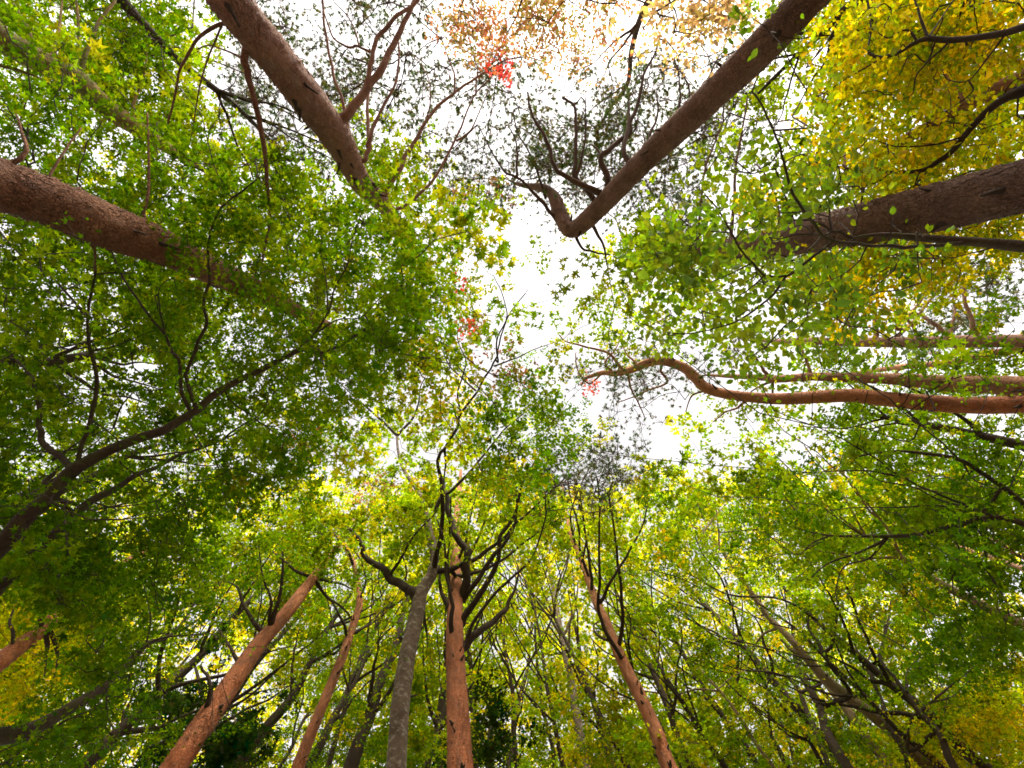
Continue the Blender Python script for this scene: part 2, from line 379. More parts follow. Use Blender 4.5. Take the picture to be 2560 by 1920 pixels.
tree('pine_tree', 'pine', 'pine_red', 'wavy red pine trunk with stubs, lowest of the level trunks, tip hooked over sky', 6,
     [(2270, 955, 112), (2196, 955, 110), (1900, 960, 105), (1600, 945, 100), (1300, 915, 90), (1100, 900, 82), (900, 912, 76), (700, 920, 70), (500, 908, 62),
      (350, 885, 60), (250, 850, 62), (190, 790, 64), (120, 730, 60), (0, 690, 54), (-98, 700, 50), (-198, 742, 45), (-298, 765, 40), (-378, 762, 30), (-498, 800, 16)], (8.3, 15),
     [(5, 22, 8, .8, [(1850, 745), (1750, 640), (1600, 600), (1500, 570), (1460, 530)]),
      (5, 16, 6, .6, [(1950, 720), (1880, 660), (1840, 590)]),
      (5, 16, 6, .6, [(1780, 750), (1740, 700), (1800, 620), (1830, 560)]),
      (5, 16, 6, .6, [(1880, 770), (1900, 860), (1940, 940), (1980, 1030)]),
      (5, 18, 6, .8, [(2080, 750), (2110, 820), (2000, 870), (1880, 920), (1800, 950)]),
      (5, 14, 6, .5, [(1720, 765), (1640, 830), (1570, 740), (1560, 640)]),
      (6, 14, 6, .6, [(250, 870), (170, 900), (130, 1000)]),
      (6, 18, 6, .8, [(520, 920), (440, 980), (380, 1000), (300, 1060)])],
     clear=19, sides=28, sub=9, flakes=500, stubs=14, group=PG, bare=.55, veil=.97)
tree('pine_tree', 'pine', 'pine_red', 'orange pine with one dead spike, slanting up from the bottom edge left of middle', 7,
     [(1000, 1740, 152), (1060, 1659, 148), (1180, 1480, 143), (1290, 1320, 130), (1420, 1130, 115), (1560, 930, 100), (1680, 790, 85), (1790, 660, 75), (1880, 540, 62),
      (1980, 420, 50), (2060, 310, 36), (2130, 200, 22), (2190, 100, 12)], (7.0, 14.5),
     [(7, 42, 12, .5, [(1250, 1340), (1275, 1230), (1280, 1130), (1240, 1070), (1220, 1030)]),
      (7, 30, 8, 1, [(1470, 1060), (1430, 960), (1370, 870), (1330, 800)]),
      (7, 32, 8, 1, [(1620, 840), (1560, 780), (1500, 700), (1450, 560), (1380, 520)]),
      (7, 36, 10, 1, [(1640, 830), (1690, 680), (1720, 500), (1725, 340)]),
      (7, 22, 6, .8, [(1640, 820), (1650, 640), (1600, 480), (1580, 300)]),
      (7, 22, 8, 1, [(1890, 490), (1810, 460), (1740, 400), (1650, 330)]),
      (7, 22, 8, 1, [(1930, 530), (2000, 620), (2090, 680), (2150, 760)]),
      (7, 20, 8, 1, [(1960, 510), (2080, 540), (2150, 560)])],
     clear=10, sides=30, sub=10, flakes=900, stubs=10, group=PG, bare=.6, limbmat='dark', veil=.93)
tree('pine_tree', 'pine', 'pine_red', 'slender curved orange pine between the spiked pine and the grey trunk', 7,
     [(1780, 1740, 82), (1815, 1659, 78), (1900, 1440, 68), (2000, 1200, 60), (2080, 1000, 55), (2130, 860, 50), (2170, 740, 44), (2192, 660, 40), (2187, 550, 32),
      (2152, 400, 28), (2092, 290, 22), (2012, 200, 16), (1950, 140, 10)], (9.3, 16),
     [(7, 20, 8, 1, [(2120, 870), (2090, 760), (2000, 620), (1920, 540)]),
      (7, 18, 6, 1, [(2190, 640), (2230, 540), (2210, 420), (2160, 330)]),
      (7, 18, 6, 1, [(2160, 430), (2100, 300), (1980, 190), (1880, 110)]),
      (7, 18, 8, 1, [(2140, 850), (2260, 780), (2330, 700)])],
     clear=9, sides=22, sub=9, flakes=300, stubs=6, group=PG, bare=.6, limbmat='dark', veil=.9)
tree('grey_tree', 'maple', 'grey', 'grey barked lichen spotted tree forking low, left of the central red pine', 8,
     [(450, 1740, 126), (465, 1659, 122), (480, 1400, 113), (500, 1200, 107), (530, 1000, 100), (560, 850, 95), (595, 700, 90), (612, 600, 84), (645, 540, 72), (685, 465, 62),
      (695, 350, 54), (662, 200, 48), (632, 60, 40), (605, -20, 30), (510, -160, 20), (478, -270, 16), (468, -370, 12)], (7.95, 15.5),
     [(8, 66, 20, 1.5, [(600, 640), (570, 590), (525, 555), (440, 512), (395, 460), (310, 400), (262, 340), (250, 270), (180, 200)]),
      (8, 22, 8, 1, [(430, 475), (500, 370), (560, 260), (640, 170), (720, 80)]),
      (8, 34, 6, 2.5, [(690, 465), (700, 400), (735, 250), (745, 0), (720, -210), (765, -300), (835, -420), (860, -500), (960, -640), (1035, -770), (1080, -860), (1100, -960), (1150, -1100), (1250, -1240)]),
      (5, 18, 6, 1, [(760, 1230), (765, 1350), (750, 1450)]),
      (5, 14, 5, 1, [(850, 1000), (840, 880), (870, 780), (890, 690), (840, 560), (850, 440)]),
      (5, 14, 5, 1, [(950, 870), (850, 780), (780, 700), (720, 560)]),
      (5, 12, 5, .8, [(1085, 690), (1080, 560), (1140, 420), (1110, 280), (1060, 170)]),
      (5, 12, 4, .8, [(1060, 720), (1180, 680), (1300, 620), (1420, 580)]),
      (8, 36, 8, 2.2, [(715, 460), (850, 430), (950, 380), (1100, 270), (1200, 160), (1400, -10), (1500, -120)]),
      (8, 26, 8, 2, [(800, 460), (850, 485), (950, 470), (1100, 400), (1300, 240), (1500, 110)]),
      (5, 20, 6, 1.2, [(470, 1145), (360, 1040), (180, 880), (120, 820)]),
      (5, 20, 6, 1.2, [(470, 1145), (580, 1010), (615, 850), (640, 790)]),
      (5, 26, 6, 2, [(700, 1610), (740, 1530), (850, 1430), (1000, 1260), (1130, 1100), (1290, 970)]),
      (8, 24, 8, 1, [(625, 680), (650, 820), (655, 920)])],
     clear=14, sides=34, sub=9, stubs=3, bare=.5, veil=.9, limbmat='dark')
tree('pine_tree', 'pine', 'pine_red', 'tall central red pine with many dark limbs fanning off its right side', 8,
     [(862, 1740, 162), (856, 1659, 156), (845, 1400, 140), (835, 1200, 126), (826, 1000, 113), (822, 800, 102), (825, 650, 92), (826, 500, 76), (826, 350, 60), (832, 200, 48),
      (842, 50, 38), (852, -60, 28), (860, -160, 14)], (7.06, 18),
     [(8, 58, 12, 2, [(880, 920), (950, 840), (1050, 770), (1130, 690), (1190, 560), (1212, 480)]),
      (8, 20, 8, .6, [(920, 870), (960, 780), (980, 720)]),
      (8, 46, 10, 2.5, [(868, 775), (940, 660), (1000, 560), (1080, 400), (1100, 250), (1190, 110), (1230, -60), (1300, -200)]),
      (8, 40, 10, 2.5, [(865, 640), (930, 560), (1000, 450), (1080, 330), (1180, 190), (1200, 0), (1190, -100)]),
      (8, 58, 26, 3, [(860, 650), (893, 500), (902, 340), (850, 280), (810, 200), (780, 80), (765, -30), (740, -100)]),
      (8, 38, 8, 2, [(800, 730), (745, 600), (730, 500), (720, 380)]),
      (8, 36, 8, 2, [(808, 890), (800, 760), (805, 640), (770, 480), (760, 300), (720, 150)]),
      (8, 24, 8, 2, [(850, 460), (950, 280), (1040, 60), (1080, -80)]),
      (8, 22, 8, 2, [(840, 400), (890, 260), (930, 80), (960, -60)]),
      (8, 26, 8, 2, [(890, 900), (950, 760), (1100, 560), (1280, 390), (1370, 150), (1380, 0)]),
      (8, 18, 8, 1, [(830, 620), (790, 540), (780, 400), (790, 200), (800, 0)])],
     clear=12, sides=34, sub=11, flakes=1200, stubs=14, group=PG, bare=.6, limbmat='dark', veil=.93)
tree('pine_tree', 'pine', 'pine_red', 'thin leaning red pine studded with short dead stubs, right of middle at the bottom', 8,
     [(2190, 1740, 102), (2130, 1659, 97), (2050, 1440, 86), (1960, 1240, 78), (1880, 1080, 71), (1810, 930, 63), (1740, 760, 56), (1690, 660, 48), (1640, 520, 41), (1600, 400, 35),
      (1550, 290, 28), (1520, 200, 22), (1500, 100, 18), (1488, 0, 14), (1480, -60, 8)], (8.9, 19.5),
     [(8, 27, 10, 2, [(1858, 1020), (1760, 860), (1700, 690), (1705, 500), (1700, 250), (1705, 0), (1690, -110)]),
      (8, 26, 10, 2, [(1822, 920), (1848, 760), (1840, 560), (1818, 400), (1790, 200), (1765, 0), (1790, -90)]),
      (8, 22, 8, 1.6, [(1715, 640), (1780, 520), (1850, 400), (1960, 200), (2000, 60)]),
      (8, 22, 8, 1.6, [(1660, 590), (1650, 430), (1620, 250), (1600, 80), (1580, -50)]),
      (8, 18, 8, 1.6, [(1640, 500), (1590, 340), (1570, 150), (1530, 20), (1510, -100)]),
      (8, 18, 8, 1, [(1750, 880), (1690, 850), (1670, 800), (1700, 760)]),
      (8, 24, 8, .4, [(1920, 1190), (1900, 1170), (1880, 1150)]), (8, 20, 6, .4, [(1925, 1190), (1940, 1140)]),
      (8, 16, 6, 1.6, [(1560, 310), (1530, 100), (1600, -80), (1660, -200)]),
      (8, 14, 6, 1.6, [(1600, 400), (1640, 200), (1670, 0), (1740, -180)])],
     clear=11, sides=26, sub=10, flakes=500, stubs=18, group=PG, bare=.62, limbmat='dark', veil=.92)
tree('broadleaf_tree', 'maple', 'pale', 'pale diagonal trunk with peeling bark in the lower right wood', 9,
     [(1700, 1740, 78), (1520, 1560, 76), (1400, 1440, 73), (1250, 1320, 70), (1100, 1210, 65), (980, 1110, 60), (880, 1000, 50), (760, 860, 42), (640, 740, 36), (540, 600, 32),
      (430, 450, 28), (350, 330, 22), (250, 230, 18), (120, 150, 12), (20, 80, 7)], (10.5, 19),
     [(9, 16, 6, 1, [(700, 800), (600, 850), (540, 950), (500, 1050)]), (9, 14, 5, 1, [(340, 320), (325, 150), (310, 0)]), (9, 14, 5, 1, [(240, 220), (330, 100), (430, 0)]),
      (9, 30, 10, 1, [(940, 1080), (860, 1000), (760, 930), (710, 870)])],
     clear=12, sides=22, sub=8, flakes=300, stubs=3, veil=.93, bare=.35)
tree('broadleaf_tree', 'maple', 'pale', 'greenish brown stem running close under the pale diagonal trunk', 9,
     [(1460, 1760, 62), (1380, 1650, 60), (1250, 1500, 55), (1150, 1350, 50), (1050, 1220, 45), (970, 1120, 38), (880, 1020, 25), (800, 930, 12)], (10.5, 15), [],
     clear=6, sides=18, sub=7, veil=.7)
tree('broadleaf_tree', 'maple', 'dark', 'dark wavy trunk with an elbow, left of the pale diagonal trunk', 9,
     [(1190, 1750, 62), (1100, 1620, 60), (1010, 1480, 58), (980, 1400, 50), (950, 1290, 45), (890, 1180, 40), (830, 1080, 32), (800, 980, 24), (790, 850, 14)], (9.5, 14.5),
     [(9, 36, 10, 1.5, [(1130, 1210), (1050, 1080), (980, 970), (1030, 900), (1050, 760), (1060, 640)]), (9, 30, 8, 1.2, [(980, 970), (930, 880), (880, 800), (890, 700)])],
     clear=7, sides=18, sub=7, veil=.85)
tree('broadleaf_tree', 'maple', 'dark', 'dark curving sapling at the lower right with yellowed leaves round its foot', 9,
     [(1830, 1750, 46), (1740, 1600, 43), (1680, 1450, 38), (1560, 1320, 34), (1480, 1210, 28), (1400, 1100, 23), (1320, 990, 20), (1350, 830, 18), (1310, 650, 14), (1290, 500, 9)], (9, 14.5),
     [(9, 16, 6, 1, [(1350, 830), (1380, 700), (1380, 640)]), (9, 18, 6, 1, [(1320, 990), (1230, 1060), (1210, 1010), (1160, 900)]),
      (9, 24, 8, 1, [(1500, 1560), (1500, 1400), (1530, 1330), (1640, 1250), (1800, 1120), (1920, 1010)]), (9, 12, 5, .6, [(1640, 1260), (1760, 1220), (1860, 1130)]),
      (9, 20, 6, 1, [(1480, 1200), (1480, 1080), (1520, 1020), (1550, 1000)])],
     clear=8, sides=16, sub=7, veil=.85)
tree('broadleaf_tree', 'maple', 'dark', 'thin dark forked stem standing over the pale diagonal trunk', 9,
     [(1520, 1740, 30), (1470, 1600, 30), (1370, 1385, 28), (1330, 1260, 26), (1270, 1100, 24), (1310, 980, 20), (1350, 860, 16), (1340, 720, 9)], (10, 15),
     [(9, 18, 6, 1, [(1270, 1100), (1240, 1050), (1250, 980), (1280, 950)])],
     clear=6, sides=14, sub=6, veil=.85)
tree('broadleaf_tree', 'maple', 'pale', 'thin pale stem with a kink, right of the stubbed red pine', 9,
     [(720, 1740, 24), (660, 1640, 23), (560, 1510, 22), (450, 1330, 20), (350, 1200, 18), (240, 1080, 15), (150, 960, 12), (100, 820, 10), (80, 660, 6)], (11, 17),
     [(9, 14, 5, 1, [(335, 1190), (200, 1180), (80, 1210), (0, 1210), (-120, 1190), (-280, 1230), (-420, 1150)]),
      (9, 10, 5, 1, [(340, 1170), (420, 1100), (500, 1060)]), (9, 8, 4, 1, [(150, 1380), (240, 1270), (320, 1200)])],
     clear=7, sides=14, sub=6, veil=.85)
tree('broadleaf_tree', 'maple', 'dark', 'dark trunk with a long side branch behind the kinked pale stem', 9,
     [(1040, 1740, 34), (970, 1560, 32), (870, 1310, 29), (820, 1180, 26), (740, 1090, 20), (660, 1000, 14), (600, 900, 8)], (11.5, 16),
     [(9, 20, 6, .8, [(960, 1140), (840, 1110), (740, 1100), (620, 1075), (520, 1050), (430, 980)])],
     clear=5, sides=14, sub=6, veil=.7)
tree('broadleaf_tree', 'maple', 'dark', 'slim upright dark tree over a patch of bright gaps at lower right', 9,
     [(830, 1740, 26), (800, 1640, 24), (760, 1480, 23), (700, 1350, 20), (620, 1180, 16), (560, 1060, 9)], (13, 18),
     [(9, 10, 5, 1, [(720, 1380), (770, 1500), (760, 1580)])], clear=5, sides=12, sub=6, veil=.7)
tree('pine_tree', 'pine', 'pine_pink', 'far pink pine with two forked limbs against sky at the right edge', 9,
     [(2500, 560, 46), (2300, 480, 40), (2150, 430, 36), (1950, 360, 32), (1800, 310, 26), (1640, 240, 19), (1540, 190, 10)], (13, 18),
     [(9, 38, 10, 1, [(2400, 520), (2260, 420), (2140, 350), (2020, 260), (1940, 190), (1900, 120)]), (9, 16, 6, .8, [(2040, 280), (1900, 240), (1820, 210)]),
      (9, 12, 5, .8, [(1800, 310), (1740, 230), (1650, 200)])],
     clear=6, sides=16, sub=7, stubs=2, group=PG, veil=.85)
# understory maples
tree('maple_tree', 'maple', 'maple', 'large spreading maple with a thick dark limb sweeping up from the left edge', 4,
     [(-90, 1910, 104), (40, 1780, 98), (150, 1650, 92), (300, 1520, 86), (430, 1370, 78), (560, 1290, 68), (700, 1220, 60), (850, 1160, 56), (1000, 1110, 52), (1100, 1050, 48),
      (1200, 990, 48), (1300, 900, 44), (1450, 810, 38), (1600, 740, 36), (1750, 660, 32), (1850, 620, 25), (1950, 640, 20), (2082, 590, 18), (2222, 500, 14), (2350, 480, 8)], (4.1, 6.8),
     [(4, 24, 10, .6, [(1200, 985), (1150, 850), (1140, 750), (1200, 600), (1260, 460), (1240, 330), (1280, 190), (1270, 50), (1280, -90), (1340, -230), (1400, -290), (1560, -410)]),
      (4, 22, 9, .6, [(1165, 1010), (1110, 880), (1100, 720), (1060, 640), (1010, 540), (950, 460), (850, 330), (740, 160), (680, 20), (640, -80)]),
      (4, 30, 12, .7, [(470, 1345), (500, 1200), (560, 1000), (590, 800), (550, 600), (530, 420), (560, 280), (580, 150), (575, 0), (580, -60)]),
      (4, 16, 10, .6, [(530, 420), (400, 260), (280, 150), (140, 60), (0, -100), (-60, -160)]),
      (4, 42, 14, .7, [(450, 1350), (350, 1260), (262, 1200), (248, 1100), (240, 950), (200, 800), (120, 700), (40, 620)]),
      (4, 18, 6, .5, [(1770, 650), (1900, 540), (2000, 400), (2040, 250), (2120, 100), (2150, -60), (2200, -200)]),
      (4, 12, 5, .4, [(2000, 400), (1990, 200), (1960, 50)]), (4, 12, 5, .4, [(1940, 510), (2060, 440), (2200, 420), (2330, 300), (2450, 250)]),
      (4, 14, 5, .4, [(1150, 740), (1200, 620), (1320, 540)]), (4, 12, 5, .4, [(1010, 540), (970, 350), (980, 230), (1060, 180)]),
      (4, 12, 5, .4, [(590, 160), (700, 150), (800, 155), (830, 60)]), (4, 12, 5, .4, [(1280, 220), (1350, 240), (1420, 160)]),
      (4, 12, 5, .4, [(700, 600), (820, 550), (950, 500)]), (4, 12, 5, .4, [(1950, 640), (1970, 700)]),
      (4, 14, 5, .5, [(330, 1290), (500, 1170), (690, 1100), (780, 1100)]), (4, 12, 5, .5, [(690, 1100), (760, 940), (900, 800)]),
      (4, 14, 5, .5, [(370, 600), (390, 480), (430, 390)])],
     clear=18, sides=26, sub=8, bare=.15, veil=.8)
tree('maple_tree', 'maple', 'maple', 'maple limb running just below and parallel to the thick sweeping limb at left', 4,
     [(250, 1830, 58), (440, 1640, 50), (560, 1540, 45), (700, 1470, 38), (820, 1390, 32), (950, 1340, 26), (1100, 1260, 20), (1230, 1220, 15), (1420, 1140, 10), (1580, 1040, 7)], (4.8, 7.5),
     [(4, 12, 5, .5, [(1380, 1150), (1480, 1080), (1600, 1000), (1650, 850), (1700, 760)]), (4, 12, 5, .5, [(560, 1550), (700, 1580), (950, 1540), (1150, 1420)]),
      (7, 12, 5, .5, [(450, 150), (700, 145), (960, 120), (1100, 60)]), (4, 10, 4, .4, [(1560, 1050), (1660, 1090), (1800, 1050)]),
      (4, 12, 4, .5, [(1230, 1210), (1180, 1130), (1160, 1050)])],
     clear=7, sides=18, sub=7, bare=.15, veil=.6)
tree('maple_tree', 'maple', 'maple', 'low shaded maple limb curving out of the bottom left corner', 7,
     [(-120, 1490, 112), (0, 1470, 102), (150, 1440, 92), (300, 1370, 76), (450, 1280, 66), (580, 1200, 58), (700, 1090, 50), (820, 980, 42), (900, 900, 30), (1000, 870, 22), (1080, 810, 16),
      (1200, 640, 9)], (4.6, 7.5),
     [(7, 16, 5, .4, [(330, 1410), (470, 1340), (580, 1290), (650, 1180)]), (7, 16, 6, .4, [(820, 980), (950, 880), (1150, 850), (1300, 840)]),
      (7, 14, 5, .4, [(650, 1150), (650, 1320), (690, 1420), (680, 1540)]), (7, 14, 5, .4, [(880, 920), (920, 780), (900, 640), (870, 520)]),
      (7, 14, 5, .4, [(0, 1640), (150, 1540), (330, 1420)])],
     clear=8, sides=18, sub=7, bare=.15, veil=.6)
tree('pine_tree', 'pine', 'pine_red', 'orange trunk at the left edge half buried in yellow and green leaves', 7,
     [(-90, 1070, 110), (0, 1010, 104), (100, 930, 95), (200, 860, 80), (330, 740, 65), (450, 640, 52), (640, 520, 45), (760, 410, 40), (880, 330, 30), (950, 280, 20), (1050, 190, 10)], (7.4, 12.5),
     [(7, 34, 10, 1, [(240, 830), (250, 700), (240, 560), (230, 400)]), (7, 30, 10, .8, [(290, 800), (320, 640), (330, 560)]),
      (7, 26, 8, .8, [(60, 980), (80, 860), (60, 760), (100, 640)]), (7, 30, 8, .6, [(280, 850), (290, 940), (270, 1100)]), (7, 28, 8, .6, [(310, 830), (350, 1000), (330, 1110)])],
     clear=6, sides=24, sub=8, flakes=300, stubs=3, group=PG, limbmat='dark', veil=.6)
# the broad-leaved tree at the right, close to the viewer
tree('beech_tree', 'beech', 'maple', 'near tree with large bright oval leaves on an olive limb below the thickest pine', 3,
     [(2330, 1515, 76), (2250, 1510, 70), (2100, 1495, 65), (1950, 1480, 56), (1750, 1465, 50), (1500, 1445, 40), (1350, 1432, 28), (1250, 1436, 18), (1150, 1450, 10)], (3.6, 4.2),
     [(3, 30, 9, -.5, [(1850, 1478), (1760, 1490), (1500, 1505), (1400, 1500), (1200, 1490), (1030, 1470), (960, 1420), (870, 1310), (780, 1170), (740, 1030), (710, 900), (660, 780), (620, 690), (560, 580), (540, 555), (590, 420)]),
      (3, 10, 5, .1, [(545, 555), (500, 570), (440, 565)]),
      (3, 20, 8, .2, [(1030, 1475), (900, 1570), (800, 1650), (740, 1685), (620, 1680), (540, 1605), (470, 1525), (400, 1400), (330, 1280), (250, 1180)]),
      (6, 16, 6, .2, [(745, 170), (660, 290), (560, 370), (440, 450), (300, 490), (150, 520), (0, 515)]),
      (6, 12, 5, .2, [(610, 170), (520, 250), (440, 310), (330, 410)]),
      (6, 10, 5, .2, [(540, 90), (400, 160), (250, 220), (100, 260)]), (3, 12, 5, .2, [(2000, 1510), (1880, 1545), (1770, 1570), (1720, 1565)]),
      (3, 10, 5, .2, [(1240, 1500), (1180, 1600), (1080, 1680), (900, 1760)]), (3, 12, 5, .2, [(1545, 1500), (1545, 1420), (1550, 1600), (1570, 1720)]),
      (3, 10, 5, .2, [(720, 900), (640, 1000), (520, 1050), (380, 1040)]), (3, 10, 5, .2, [(400, 1420), (200, 1400), (100, 1330), (30, 1200)]),
      (3, 10, 5, .2, [(540, 1600), (560, 1680), (400, 1760), (250, 1800)])],
     clear=7, sides=18, sub=7, bare=.1, veil=.9)
tree('broadleaf_tree', 'beech', 'dark', 'black crooked branch with yellow leaves crossing the top right corner', 3,
     [(2330, 120, 52), (2240, 150, 46), (2080, 200, 39), (1900, 230, 34), (1750, 245, 32), (1610, 237, 28), (1530, 262, 24), (1430, 320, 22), (1320, 350, 20), (1230, 310, 14), (1150, 230, 8)], (4.4, 5.8),
     [(3, 18, 7, .3, [(1610, 235), (1560, 100), (1530, 0), (1500, -90)]), (3, 14, 5, .2, [(1540, 250), (1500, 190), (1440, 190), (1370, 235), (1280, 180)]),
      (3, 14, 5, .2, [(1745, 250), (1620, 370), (1540, 460), (1510, 580), (1400, 610)]), (3, 12, 5, .2, [(1650, 260), (1600, 380), (1510, 330), (1430, 460)]),
      (3, 14, 5, .3, [(2080, 215), (1980, 340), (1860, 490), (1740, 490), (1700, 440)]), (3, 10, 5, .3, [(1860, 490), (1880, 560), (1720, 680)]),
      (3, 12, 5, .3, [(1620, 220), (1700, 100), (1780, -20)]), (3, 12, 5, .3, [(1320, 360), (1200, 430), (1080, 500), (930, 600)]), (3, 12, 5, .3, [(1250, 300), (1260, 150), (1240, 0)])],
     clear=10, sides=16, sub=7, bare=.1, veil=.85)
tree('broadleaf_tree', 'beech', 'pine_brown', 'brown trunk slanting behind yellow leaves above the thickest pine', 3,
     [(2330, 390, 122), (2196, 480, 114), (2100, 520, 102), (1990, 570, 82), (1850, 640, 70), (1700, 720, 66), (1600, 780, 65), (1450, 860, 60), (1300, 950, 48), (1150, 1030, 36), (1060, 1090, 24), (960, 1160, 10)], (6.4, 10),
     [(3, 30, 8, .5, [(1100, 1020), (1105, 930), (1090, 900)]), (3, 30, 8, .8, [(1820, 640), (1800, 560), (1700, 440), (1680, 330)])],
     clear=10, sides=24, sub=8, stubs=3, flakes=300, bare=.3, veil=.6)
tree('broadleaf_tree', 'beech', 'dark', 'dark limb with two long drooping forks under the brown slanting trunk', 3,
     [(2330, 480, 86), (2196, 550, 74), (2080, 600, 52), (1960, 690, 40), (1840, 820, 33), (1760, 920, 32), (1680, 980, 30), (1570, 1040, 26), (1400, 1050, 17), (1190, 1045, 16), (1050, 1015, 13), (920, 990, 7)], (4.8, 6.0),
     [(3, 14, 5, .2, [(1820, 835), (1660, 880), (1440, 895), (1380, 885), (1250, 845)]), (3, 14, 6, .2, [(1565, 1040), (1540, 1100), (1530, 1130)]),
      (3, 10, 5, .2, [(1390, 1050), (1280, 1120), (1100, 1150)])],
     clear=11, sides=16, sub=7, bare=.2, veil=.85)
tree('maple_tree', 'maple', 'maple', 'maple with layered dark branches sweeping in from the right edge', 9,
     [(2380, 170, 44), (2240, 180, 40), (2050, 130, 36), (1900, 150, 34), (1700, 200, 28), (1500, 240, 24), (1300, 245, 20), (1000, 240, 13), (800, 195, 8)], (4.6, 6.2),
     [(9, 20, 6, .3, [(1365, 258), (1200, 340), (1050, 390), (960, 440), (900, 500)]), (9, 14, 5, .3, [(1360, 260), (1250, 380), (1100, 430), (1050, 560), (1060, 660)]),
      (9, 16, 5, .4, [(2040, 140), (1900, 80), (1700, 30), (1500, -60), (1300, -100), (1150, -230)]), (9, 14, 5, .4, [(1950, 140), (1700, 60), (1420, 70), (1200, 70), (1000, 90)]),
      (9, 10, 5, .3, [(1200, 235), (1050, 130), (950, 60), (820, 40)]), (9, 12, 5, .3, [(1010, 240), (900, 290), (840, 350)])],
     clear=7, sides=16, sub=7, bare=.1, veil=.85)
tree('maple_tree', 'maple', 'maple', 'maple with thin black arching branches just below the wavy red trunk', 6,
     [(2420, 1740, 40), (2280, 1640, 34), (2110, 1490, 30), (1950, 1380, 26), (1800, 1290, 25), (1600, 1255, 19), (1400, 1240, 15), (1170, 1275, 10), (1030, 1340, 6)], (4.8, 6.2),
     [(6, 20, 6, .3, [(1950, 1600), (1800, 1550), (1650, 1490), (1450, 1400), (1300, 1290), (1150, 1200), (1000, 1120), (900, 1080)]),
      (6, 14, 5, .3, [(1800, 1290), (1700, 1190), (1560, 1080), (1430, 980)]), (6, 10, 5, .3, [(1560, 1080), (1500, 1180), (1350, 1140), (1200, 1090)]),
      (6, 14, 5, .3, [(1400, 1390), (1250, 1360), (1050, 1360), (880, 1370)]), (6, 12, 5, .3, [(1830, 1320), (1900, 1420), (2050, 1460)])],
     clear=7, sides=16, sub=7, bare=.1, veil=.85)
tree('maple_tree', 'maple', 'maple', 'maple with rust orange leaves hanging over the top edge above the open sky', 2,
     [(900, -900, 60), (1000, -560, 46), (1100, -330, 34), (1180, -160, 24), (1240, -20, 14), (1270, 60, 7)], (6.2, 7.6),
     [(2, 16, 5, .3, [(1120, -290), (1000, -160), (900, -40), (850, 60)]), (2, 14, 5, .3, [(1180, -160), (1350, -80), (1500, -10), (1600, 60)]),
      (2, 14, 4, .4, [(1240, -20), (1180, 130), (1120, 240), (1090, 330)])],
     clear=0, sides=14, sub=6, bare=.1)
tree('broadleaf_tree', 'beech', 'maple', 'tree with sparse peach coloured leaves at the top edge right of the open sky', 2,
     [(2300, -700, 60), (2250, -450, 46), (2200, -250, 32), (2130, 0, 20), (2040, 80, 12), (1970, 180, 6)], (5, 6.4),
     [(2, 14, 5, .3, [(2210, -280), (2050, -150), (1900, -60), (1800, 20)])], clear=0, sides=12, sub=6, bare=.1)

tree('evergreen_tree', 'ever', 'dark', 'nearly black evergreen behind the foot of the spiked orange pine', 7,
     [(1300, 1900, 60), (1290, 1700, 50), (1270, 1450, 38), (1230, 1200, 24), (1180, 1000, 10)], (9, 13), [], sides=12, bare=.05)
tree('evergreen_tree', 'ever', 'dark', 'nearly black evergreen beside the central red pine foot, low at the bottom', 8,
     [(1030, 1900, 60), (1030, 1700, 48), (1040, 1450, 34), (1060, 1200, 12)], (10, 13), [], sides=12, bare=.05)
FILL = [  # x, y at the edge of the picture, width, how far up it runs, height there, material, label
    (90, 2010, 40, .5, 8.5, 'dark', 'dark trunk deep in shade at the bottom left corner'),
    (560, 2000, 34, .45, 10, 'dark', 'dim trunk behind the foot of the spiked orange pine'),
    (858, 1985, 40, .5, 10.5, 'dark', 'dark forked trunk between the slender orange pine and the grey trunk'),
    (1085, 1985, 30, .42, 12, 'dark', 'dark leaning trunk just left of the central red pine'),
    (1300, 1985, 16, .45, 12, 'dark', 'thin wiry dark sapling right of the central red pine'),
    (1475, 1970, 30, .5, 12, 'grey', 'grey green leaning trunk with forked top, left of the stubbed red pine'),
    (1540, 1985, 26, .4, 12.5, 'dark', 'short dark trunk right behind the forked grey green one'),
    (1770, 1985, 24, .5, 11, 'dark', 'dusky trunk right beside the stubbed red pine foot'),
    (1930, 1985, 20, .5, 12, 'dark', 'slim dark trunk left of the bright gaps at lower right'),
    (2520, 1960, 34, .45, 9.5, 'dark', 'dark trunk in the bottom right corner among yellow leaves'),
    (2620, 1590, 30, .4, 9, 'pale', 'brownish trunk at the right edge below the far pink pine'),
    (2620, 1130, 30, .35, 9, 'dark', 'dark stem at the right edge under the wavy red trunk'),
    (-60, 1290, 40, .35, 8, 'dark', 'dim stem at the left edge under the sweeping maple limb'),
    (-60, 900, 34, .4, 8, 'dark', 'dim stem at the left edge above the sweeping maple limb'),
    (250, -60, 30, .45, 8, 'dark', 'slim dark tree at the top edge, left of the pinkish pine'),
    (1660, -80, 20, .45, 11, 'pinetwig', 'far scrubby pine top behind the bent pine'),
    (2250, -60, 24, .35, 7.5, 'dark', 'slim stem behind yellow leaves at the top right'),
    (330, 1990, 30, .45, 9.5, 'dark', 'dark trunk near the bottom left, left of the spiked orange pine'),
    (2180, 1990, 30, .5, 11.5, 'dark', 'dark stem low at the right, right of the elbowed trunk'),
    (720, 1985, 26, .5, 12, 'dark', 'shadowy stem between the two slanting orange pines'),
]
